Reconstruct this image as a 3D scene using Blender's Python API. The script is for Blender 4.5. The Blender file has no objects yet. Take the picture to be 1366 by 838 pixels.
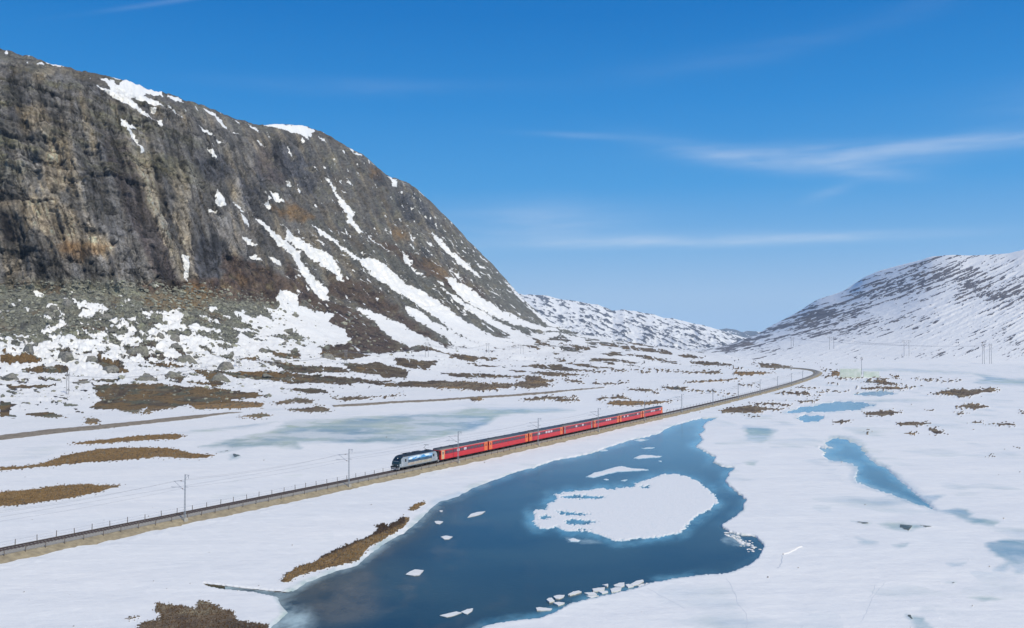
import bpy, bmesh, math, random
import numpy as np
from mathutils import Vector, Matrix

random.seed(7)
RNG = np.random.default_rng(11)
SC = bpy.context.scene
COL = SC.collection
R = math.radians

# ------------------------------------------------------------------ camera
FPX, CX, CY, CAMZ, TH = 1200.0, 683.0, 419.0, 37.0, math.atan(32 / 1200.0)
cam_d = bpy.data.cameras.new("camera")
cam_d.sensor_width = 36.0
cam_d.lens = FPX / 1366.0 * 36.0
cam_d.clip_start = 1.0
cam_d.clip_end = 60000.0
cam = bpy.data.objects.new("camera", cam_d)
COL.objects.link(cam)
cam.location = (0, 0, CAMZ)
cam.rotation_euler = (math.pi / 2 + TH, 0, 0)
SC.camera = cam

# ------------------------------------------------------------------ light
SUN_EL, SUN_AZ = R(46), math.atan2(0.68, -0.73)      # azimuth measured from +Y towards +X
sun_d = bpy.data.lights.new("sun", 'SUN')
sun_d.energy = 3.9
sun_d.angle = R(0.53)
sun_d.color = (1.0, 0.93, 0.745)
sun = bpy.data.objects.new("sun", sun_d)
COL.objects.link(sun)
to_sun = Vector((math.sin(SUN_AZ) * math.cos(SUN_EL), math.cos(SUN_AZ) * math.cos(SUN_EL), math.sin(SUN_EL)))
sun.rotation_euler = to_sun.to_track_quat('Z', 'Y').to_euler()
sun.location = (300, -300, 600)

SC.view_settings.view_transform = 'Standard'
SC.view_settings.look = 'None'
SC.view_settings.exposure = 0.0
SC.view_settings.gamma = 1.0
SC.cycles.max_bounces = 6
SC.cycles.volume_bounces = 1


class NT:
    """small helper to write node trees"""
    def __init__(s, tree):
        s.t = tree
        s.n = tree.nodes
        s.l = tree.links

    def new(s, kind, **kw):
        n = s.n.new(kind)
        for k, v in kw.items():
            if k.startswith('i_'):
                key = k[2:]
                key = int(key) if key.isdigit() else key.replace('_', ' ')
                s.put(n.inputs[key], v)
            else:
                setattr(n, k, v)
        return n

    def put(s, sock, v):
        if hasattr(v, 'is_output') or isinstance(v, bpy.types.NodeSocket):
            s.l.new(v, sock)
        elif isinstance(v, (tuple, list)) and len(v) == 3 and sock.type == 'RGBA':
            sock.default_value = (*v, 1)
        else:
            sock.default_value = v

    def m(s, op, a, b=None, c=None, clamp=False):
        n = s.n.new('ShaderNodeMath')
        n.operation = op
        n.use_clamp = clamp
        for i, v in enumerate((a, b, c)):
            if v is not None:
                s.put(n.inputs[i], v)
        return n.outputs[0]

    def mix(s, f, a, b):
        n = s.n.new('ShaderNodeMix')
        n.data_type = 'RGBA'
        s.put(n.inputs[0], f)
        s.put(n.inputs[6], a)
        s.put(n.inputs[7], b)
        return n.outputs[2]

    def noise(s, vec, scale, detail=4, rough=0.55):
        n = s.n.new('ShaderNodeTexNoise')
        s.put(n.inputs['Vector'], vec)
        n.inputs['Scale'].default_value = scale
        n.inputs['Detail'].default_value = detail
        n.inputs['Roughness'].default_value = rough
        return n.outputs[0]

    def mapr(s, v, a, b, c=0.0, d=1.0):
        n = s.n.new('ShaderNodeMapRange')
        s.put(n.inputs[0], v)
        for i, x in enumerate((a, b, c, d)):
            n.inputs[i + 1].default_value = x
        return n.outputs[0]

    def scalev(s, vec, sc):
        n = s.n.new('ShaderNodeMapping')
        s.put(n.inputs[0], vec)
        n.inputs['Scale'].default_value = sc
        return n.outputs[0]


# ------------------------------------------------------------------ sky
world = bpy.data.worlds.new("World")
SC.world = world
world.use_nodes = True
w = NT(world.node_tree)
w.n.clear()
sky = w.new('ShaderNodeTexSky', sky_type='NISHITA')
sky.sun_disc = False
sky.sun_elevation = SUN_EL
sky.sun_rotation = SUN_AZ
sky.altitude = 1000
sky.air_density = 1.0
sky.dust_density = 0.0
sky.ozone_density = 1.6
hsv = w.new('ShaderNodeHueSaturation')
hsv.inputs['Saturation'].default_value = 1.25
hsv.inputs['Value'].default_value = 1.0
w.put(hsv.inputs['Color'], sky.outputs[0])
gen = w.new('ShaderNodeTexCoord').outputs['Generated']
sx = w.new('ShaderNodeSeparateXYZ')
w.put(sx.inputs[0], gen)
az = w.m('ARCTAN2', sx.outputs[0], sx.outputs[1])
el = w.m('ARCSINE', sx.outputs[2])
cmb = w.new('ShaderNodeCombineXYZ')
w.put(cmb.inputs[0], w.m('MULTIPLY', az, 5.0))
w.put(cmb.inputs[1], w.m('MULTIPLY', el, 42.0))
n1 = w.noise(cmb.outputs[0], 1.6, 7, 0.62)
cmb2 = w.new('ShaderNodeCombineXYZ')
w.put(cmb2.inputs[0], w.m('MULTIPLY', az, 3.0))
w.put(cmb2.inputs[1], w.m('MULTIPLY', el, 9.0))
n2 = w.noise(cmb2.outputs[0], 1.0, 3, 0.5)


def px_az(px):
    return math.atan((px - CX) / FPX)


def py_el(py):
    return math.atan((451 - py) / FPX)


def streak(x0, y0, lx, ly, slope, amp, warp=0.02):
    da = w.m('SUBTRACT', az, px_az(x0))
    e0 = w.m('ADD', w.m('MULTIPLY', da, slope), py_el(y0))
    wv = w.m('MULTIPLY', w.m('SUBTRACT', n2, 0.5), warp)
    de = w.m('SUBTRACT', w.m('SUBTRACT', el, e0), wv)
    a = w.m('POWER', w.m('ABSOLUTE', w.m('DIVIDE', da, lx / FPX)), 2.0)
    b = w.m('POWER', w.m('ABSOLUTE', w.m('DIVIDE', de, ly / FPX)), 2.0)
    g = w.m('EXPONENT', w.m('MULTIPLY', w.m('ADD', a, b), -1.0))
    return w.m('MULTIPLY', g, amp)


parts = [streak(1330, 217, 210, 9, -0.02, 0.30, 0.008), streak(1110, 221, 130, 13, -0.06, 0.28, 0.02),
         streak(960, 208, 90, 12, -0.22, 0.20, 0.03), streak(1150, 240, 60, 9, -0.15, 0.20, 0.02),
         streak(1000, 325, 210, 7, 0.0, 0.34, 0.008), streak(820, 322, 160, 9, 0.02, 0.22, 0.02),
         streak(780, 180, 70, 4, -0.05, 0.12, 0.01), streak(720, 295, 110, 22, 0.0, 0.20, 0.03),
         streak(480, 118, 170, 10, 0.03, 0.05, 0.02), streak(245, 22, 95, 3, 0.27, 0.10, 0.0),
         streak(1110, 264, 30, 7, 0.3, 0.12, 0.02), streak(1000, 80, 180, 14, 0.12, 0.04, 0.03),
         streak(1330, 30, 110, 10, 0.2, 0.04, 0.03), streak(2100, 160, 300, 30, 0.05, 0.4, 0.05), streak(-500, 200, 260, 25, 0.05, 0.3, 0.05)]
tot = parts[0]
for p in parts[1:]:
    tot = w.m('ADD', tot, p)
cl = w.m('MULTIPLY', tot, w.mapr(n1, 0.28, 0.72, 0.25, 1.25), clamp=True)
cloud_col = w.mix(0.5, (6.2, 6.9, 8.0), (6.6, 7.2, 8.0))
grad = w.new('ShaderNodeValToRGB')          # clear spring sky, deep overhead and pale blue at the horizon
w.put(grad.inputs[0], w.mapr(sx.outputs[2], -0.1, 0.9))
cr_ = grad.color_ramp
cr_.elements[0].position = 0.0; cr_.elements[0].color = (0.34, 0.54, 0.78, 1)
cr_.elements[1].position = 1.0; cr_.elements[1].color = (0.003, 0.10, 0.40, 1)
for p_, c_ in ((0.10, (0.33, 0.53, 0.78, 1)), (0.145, (0.32, 0.51, 0.765, 1)), (0.20, (0.18, 0.43, 0.76, 1)), (0.265, (0.062, 0.33, 0.73, 1)), (0.35, (0.022, 0.25, 0.66, 1)), (0.44, (0.004, 0.18, 0.56, 1)), (0.6, (0.003, 0.14, 0.48, 1))):
    e = cr_.elements.new(p_); e.color = c_
gsc = w.new('ShaderNodeVectorMath', operation='SCALE')
w.put(gsc.inputs[0], grad.outputs[0]); gsc.inputs['Scale'].default_value = 1.0 / 0.115
base_sky = w.mix(0.95, hsv.outputs[0], gsc.outputs[0])
skyc = w.mix(cl, base_sky, cloud_col)
bg = w.new('ShaderNodeBackground')
bg.inputs[1].default_value = 0.115
w.put(bg.inputs[0], skyc)
wo = w.new('ShaderNodeOutputWorld')
w.put(wo.inputs[0], bg.outputs[0])

# ------------------------------------------------------------------ noise in numpy
PERM = RNG.permutation(4096).astype(np.int32)
GR = RNG.normal(size=(4096, 3)).astype(np.float32)
GR /= np.linalg.norm(GR, axis=1)[:, None]


def gn(x, y, z=None, seed=0):
    x = np.asarray(x, np.float32) + seed * 17.37
    y = np.asarray(y, np.float32) + seed * 5.71
    ix = np.floor(x); iy = np.floor(y)
    fx = x - ix; fy = y - iy
    ix = ix.astype(np.int32); iy = iy.astype(np.int32)
    ux = fx * fx * fx * (fx * (fx * 6 - 15) + 10); uy = fy * fy * fy * (fy * (fy * 6 - 15) + 10)
    if z is None:
        def g(i, j):
            h = PERM[(PERM[(ix + i) & 4095] + iy + j) & 4095]
            return GR[h, 0] * (fx - i) + GR[h, 1] * (fy - j)
        a = g(0, 0); b = g(1, 0); c = g(0, 1); d = g(1, 1)
        a += ux * (b - a); c += ux * (d - c)
        return 1.7 * (a + uy * (c - a))
    z = np.asarray(z, np.float32) + seed * 3.3
    iz = np.floor(z); fz = z - iz; iz = iz.astype(np.int32)
    uz = fz * fz * fz * (fz * (fz * 6 - 15) + 10)

    def g3(i, j, k):
        h = PERM[(PERM[(PERM[(ix + i) & 4095] + iy + j) & 4095] + iz + k) & 4095]
        return GR[h, 0] * (fx - i) + GR[h, 1] * (fy - j) + GR[h, 2] * (fz - k)
    r = []
    for k in (0, 1):
        a = g3(0, 0, k); b = g3(1, 0, k); c = g3(0, 1, k); d = g3(1, 1, k)
        a += ux * (b - a); c += ux * (d - c)
        r.append(a + uy * (c - a))
    return 1.7 * (r[0] + uz * (r[1] - r[0]))


def fbm(x, y, z=None, o=4, seed=0, g=0.5, ridged=False):
    t = 0; a = 1.0; s = 0
    for i in range(o):
        k = 2.03 ** i
        n = gn(x * k, y * k, None if z is None else z * k, seed + i)
        if ridged:
            n = 1 - 2 * np.abs(n)
        t = t + a * n; s += a; a *= g
    return t / s


def sstep(x, a, b):
    t = np.clip((x - a) / (b - a), 0, 1)
    return t * t * (3 - 2 * t)


def mixc(c, col, f):
    return c + (np.asarray(col, np.float32)[None, :] - c) * np.clip(f, 0, 1)[:, None]


# ------------------------------------------------------------------ projection: photo pixel <-> world
def unz(px, py, z=0.0):
    """photo pixel -> world point on the level z"""
    px = np.asarray(px, float); py = np.asarray(py, float)
    v = (CY - py) / FPX; u = (px - CX) / FPX
    dy = math.cos(TH) - math.sin(TH) * v; dz = math.sin(TH) + math.cos(TH) * v
    k = (z - CAMZ) / dz
    return np.stack([u * k, dy * k, np.full_like(k, 0) + z], -1)


def und(px, py, D):
    """photo pixel -> world point at forward distance D"""
    px = np.asarray(px, float); py = np.asarray(py, float); D = np.asarray(D, float)
    v = (CY - py) / FPX; u = (px - CX) / FPX
    dy = math.cos(TH) - math.sin(TH) * v; dz = math.sin(TH) + math.cos(TH) * v
    k = D / dy
    return np.stack([u * k, D + 0 * k, CAMZ + dz * k], -1)


def proj(P):
    P = np.asarray(P, float)
    x = P[..., 0]; y = P[..., 1]; z = P[..., 2] - CAMZ
    fwd = y * math.cos(TH) + z * math.sin(TH); up = -y * math.sin(TH) + z * math.cos(TH)
    return CX + FPX * x / fwd, CY - FPX * up / fwd


# ------------------------------------------------------------------ traced outlines (photo pixels)
def C(ox, oy, s, *polys):
    return [np.array([(ox + x / s, oy + y / s) for x, y in p]) for p in polys]


A = (0, 40, 3.3525); B = (0, 250, 3.3525); CC = (380, 150, 3.3525); D_ = (380, 340, 3.3525)
E = (0, 460, 3.3525); H = (0, 640, 3.415); I_ = (350, 620, 3.415); J = (690, 540, 3.903); K = (690, 700, 3.903)
G_ = (966, 480, 3.415); M_ = (966, 640, 3.415); V_ = (700, 440, 5.254); T_ = (0, 370, 5.5875); U_ = (220, 370, 5.5875)
Q_ = (440, 320, 5.585); F_ = (880, 480, 6.21); W_ = (1070, 460, 9.757); X_ = (1240, 440, 8.38)

SNOW_M = (
    C(*A, [(445,215),(480,222),(530,250),(545,225),(620,240),(700,262),(725,285),(690,300),(655,285),(640,300),(700,330),(725,360),(690,355),(640,330),(600,310),(585,325),(620,360),(680,405),(650,410),(605,380),(560,350),(510,315),(470,285),(420,245),(455,262),(500,285),(480,250)],
      [(535,412),(560,415),(575,432),(615,448),(600,458),(580,455),(605,490),(630,535),(652,555),(632,558),(600,505),(560,455),(540,435)],
      [(190,140),(240,143),(300,158),(310,170),(260,165)], [(155,148),(185,150),(205,165),(165,156)],
      [(745,290),(800,305),(822,325),(790,322),(750,300)], [(735,345),(765,365),(815,410),(770,385)],
      [(905,347),(940,362),(985,400),(1033,460),(1000,440),(960,395),(925,368)],
      [(885,440),(920,455),(955,487),(915,475)], [(965,493),(1000,515),(975,508)],
      [(920,535),(945,548),(970,598),(945,575)], [(940,520),(965,540),(945,538)],
      [(965,728),(985,750),(1010,800),(985,802),(955,780)],
      [(1180,735),(1210,760),(1200,780),(1210,805),(1185,805),(1172,785),(1200,775)], [(1205,715),(1235,735),(1270,775),(1225,765)],
      [(1150,418),(1200,418),(1341,424),(1400,440),(1390,478),(1341,470),(1290,455),(1230,438)],
      [(1145,485),(1185,528),(1165,520)], [(1040,395),(1075,420),(1060,418)], [(1100,415),(1150,440),(1165,465),(1130,440)],
      [(1030,770),(1065,795),(1095,825),(1070,815)], [(920,805),(970,830),(935,825)],
      [(700,405),(720,410),(730,445),(705,435)], [(665,360),(700,365),(695,380),(675,375)], [(1270,672),(1320,705),(1300,700)], [(1040,455),(1075,470),(1045,465)],
      [(495,203),(540,210),(545,225),(510,217)], [(820,350),(850,372),(830,365)]) +
    C(*B, [(1070,122),(1100,150),(1110,188),(1085,170)],
      [(1120,135),(1170,165),(1230,215),(1300,260),(1341,285),(1341,338),(1290,305),(1240,270),(1190,215)],
      [(1245,170),(1341,235),(1341,255),(1290,215)], [(1078,222),(1110,235),(1150,268),(1100,268)],
      [(1112,308),(1140,305),(1175,332),(1135,325)], [(1200,310),(1240,330),(1265,365),(1225,345)],
      [(808,315),(845,322),(842,370),(835,425),(822,405),(818,350)], [(683,447),(700,442),(725,460),(690,457)]) +
    C(*T_, [(245,105),(290,110),(370,148),(300,150),(255,160)], [(300,205),(340,225),(385,195),(440,240),(490,290),(450,315),(435,260),(370,240),(310,238)],
      [(290,295),(345,292),(440,325),(380,345),(330,325)], [(365,395),(460,358),(530,385),(460,405),(380,420)],
      [(520,160),(560,180),(600,215),(640,195),(700,205),(760,215),(840,262),(790,270),(700,290),(740,325),(640,310),(560,300),(600,260),(555,230),(535,200)],
      [(310,450),(400,445),(440,440),(530,462),(500,490),(560,520),(700,500),(740,460),(785,495),(740,560),(640,590),(560,600),(470,545),(440,490),(330,470)],
      [(650,395),(700,392),(740,415),(820,420),(810,440),(720,435)], [(845,130),(930,155),(1020,185),(980,190),(900,165)],
      [(810,315),(860,320),(960,365),(1030,435),(1000,470),(900,490),(890,455),(960,430),(900,380),(830,345)],
      [(1100,255),(1160,265),(1240,260),(1341,330),(1341,400),(1270,380),(1200,350),(1210,310),(1120,275)],
      [(1080,420),(1180,410),(1230,450),(1341,470),(1341,490),(1240,500),(1200,540),(1150,480)],
      [(770,600),(860,520),(930,545),(930,640),(880,600),(780,650)], [(0,245),(60,250),(145,255),(100,270),(0,280)], [(0,535),(100,540),(180,565),(120,575),(0,555)],
      [(240,590),(360,585),(440,640),(620,620),(640,660),(740,690),(760,720),(980,720),(1050,700),(1000,760),(880,765),(700,790),(560,790),(500,740),(420,745),(300,740),(340,700),(310,650)],
      [(0,655),(300,660),(160,690),(0,720)], [(480,125),(540,120),(558,145),(500,135)], [(0,110),(25,120),(10,140)], [(15,320),(55,340),(30,348)],
      [(135,395),(190,400),(150,408)]) +
    C(*U_, [(460,255),(560,270),(640,300),(720,280),(800,330),(790,270),(700,210),(830,240),(850,200),(820,160),(860,100),(910,85),(950,120),(1000,180),(1000,210),(940,215),(1040,240),(1180,290),(1120,270),(1260,260),(1260,300),(1080,295),(1120,340),(1180,380),(1341,420),(1341,500),(1180,510),(1080,480),(980,410),(880,440),(740,460),(700,410),(620,350),(560,310)],
      [(640,480),(860,450),(900,500),(1060,530),(1040,560),(860,520),(760,550),(700,580),(620,570),(560,600),(480,560),(520,500)],
      [(900,600),(1040,580),(1160,620),(1341,640),(1341,680),(1180,680),(1060,660),(1000,670),(880,640),(760,640),(800,600)],
      [(0,480),(260,480),(370,475),(380,520),(260,520),(290,560),(420,560),(380,620),(300,640),(270,600),(200,560),(120,530),(0,520)],
      [(0,250),(60,280),(90,265),(160,300),(120,360),(200,380),(260,395),(240,430),(150,420),(60,410),(0,370)],
      [(540,680),(700,660),(860,690),(1000,720),(1341,700),(1341,740),(1000,740),(740,720),(560,710)],
      [(190,650),(380,650),(400,690),(300,700),(100,690)]) +
    C(*CC, [(0,55),(60,58),(120,72),(145,85),(100,100),(110,140),(85,110),(40,95),(0,80)], [(145,97),(165,115),(190,138),(165,128)],
      [(275,155),(300,165),(355,203),(320,190)], [(453,280),(500,300),(500,335),(480,330),(465,295)], [(528,308),(550,325),(540,322)],
      [(170,292),(200,305),(240,370),(310,455),(300,480),(350,550),(310,535),(270,490),(285,480),(265,450),(240,400),(205,330)],
      [(350,528),(385,570),(480,630),(430,605),(370,570)],
      [(110,502),(180,545),(220,575),(240,600),(320,655),(345,665),(380,655),(400,675),(440,672),(490,730),(540,760),(600,790),(690,842),(720,880),(620,880),(560,845),(520,820),(440,770),(380,730),(330,680),(270,640),(215,590),(150,560)],
      [(0,525),(60,570),(130,610),(200,650),(220,670),(265,760),(235,745),(190,700),(110,660),(60,610),(0,570)],
      [(0,575),(60,630),(80,700),(130,740),(190,790),(205,845),(170,820),(110,780),(70,720),(40,660),(0,615)],
      [(650,530),(700,570),(750,630),(830,690),(880,740),(830,725),(770,670),(700,610),(660,560)], [(750,600),(770,625),(805,645),(770,635)],
      [(525,612),(560,650),(575,690),(630,740),(590,715),(535,670)], [(715,740),(750,735),(820,790),(900,845),(880,860),(800,835),(750,780)],
      [(745,700),(805,748),(770,735)], [(975,745),(1010,775),(1060,830),(1080,850),(1040,825),(1000,780)], [(845,655),(870,680),(900,705),(870,695)],
      [(0,303),(45,335),(20,325)], [(630,575),(665,605),(645,600)], [(335,625),(365,640),(350,642)], [(120,568),(200,615),(150,595)], [(245,350),(280,358),(255,362)],
      [(270,488),(295,505),(285,510)], [(187,280),(200,285),(198,300)], [(660,465),(690,475),(670,476)], [(690,782),(760,820),(820,860),(760,850)]) +
    C(*D_, [(0,150),(60,185),(65,225),(110,240),(170,250),(220,275),(200,300),(270,335),(280,370),(310,370),(270,405),(130,385),(60,350),(0,330)],
      [(280,0),(330,20),(380,15),(440,40),(530,115),(600,165),(700,215),(760,270),(850,320),(930,360),(1010,400),(960,420),(900,415),(830,390),(760,350),(700,305),(600,235),(530,175),(440,100),(380,60)],
      [(715,100),(760,108),(820,145),(880,190),(960,240),(1060,290),(1150,320),(1260,340),(1150,345),(1050,320),(960,290),(900,262),(820,215),(750,155)],
      [(310,240),(360,245),(430,270),(500,300),(600,350),(690,395),(720,420),(760,430),(680,430),(620,412),(560,415),(500,390),(430,340),(400,300),(340,268)],
      [(530,225),(600,258),(660,300),(750,340),(830,390),(940,430),(850,432),(740,392),(680,352),(600,302),(540,262)],
      [(690,145),(750,188),(860,238),(950,296),(1060,346),(1180,398),(1100,402),(1000,355),(900,305),(800,245)],
      [(20,0),(80,40),(110,90),(180,150),(205,210),(150,185),(110,140),(70,80)], [(100,0),(200,60),(265,125),(230,100),(140,40)],
      [(740,0),(830,60),(880,100),(840,85),(780,40)], [(980,110),(1080,210),(1110,235),(1050,200)], [(1070,222),(1200,298),(1290,342),(1180,322)],
      [(0,455),(60,445),(160,470),(260,490),(240,505),(80,505),(0,500)], [(280,470),(360,448),(480,460),(500,490),(440,505),(330,490)], [(400,188),(425,200),(410,205)],
      [(680,480),(800,470),(1000,500),(900,525),(720,520),(640,505)]))

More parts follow.
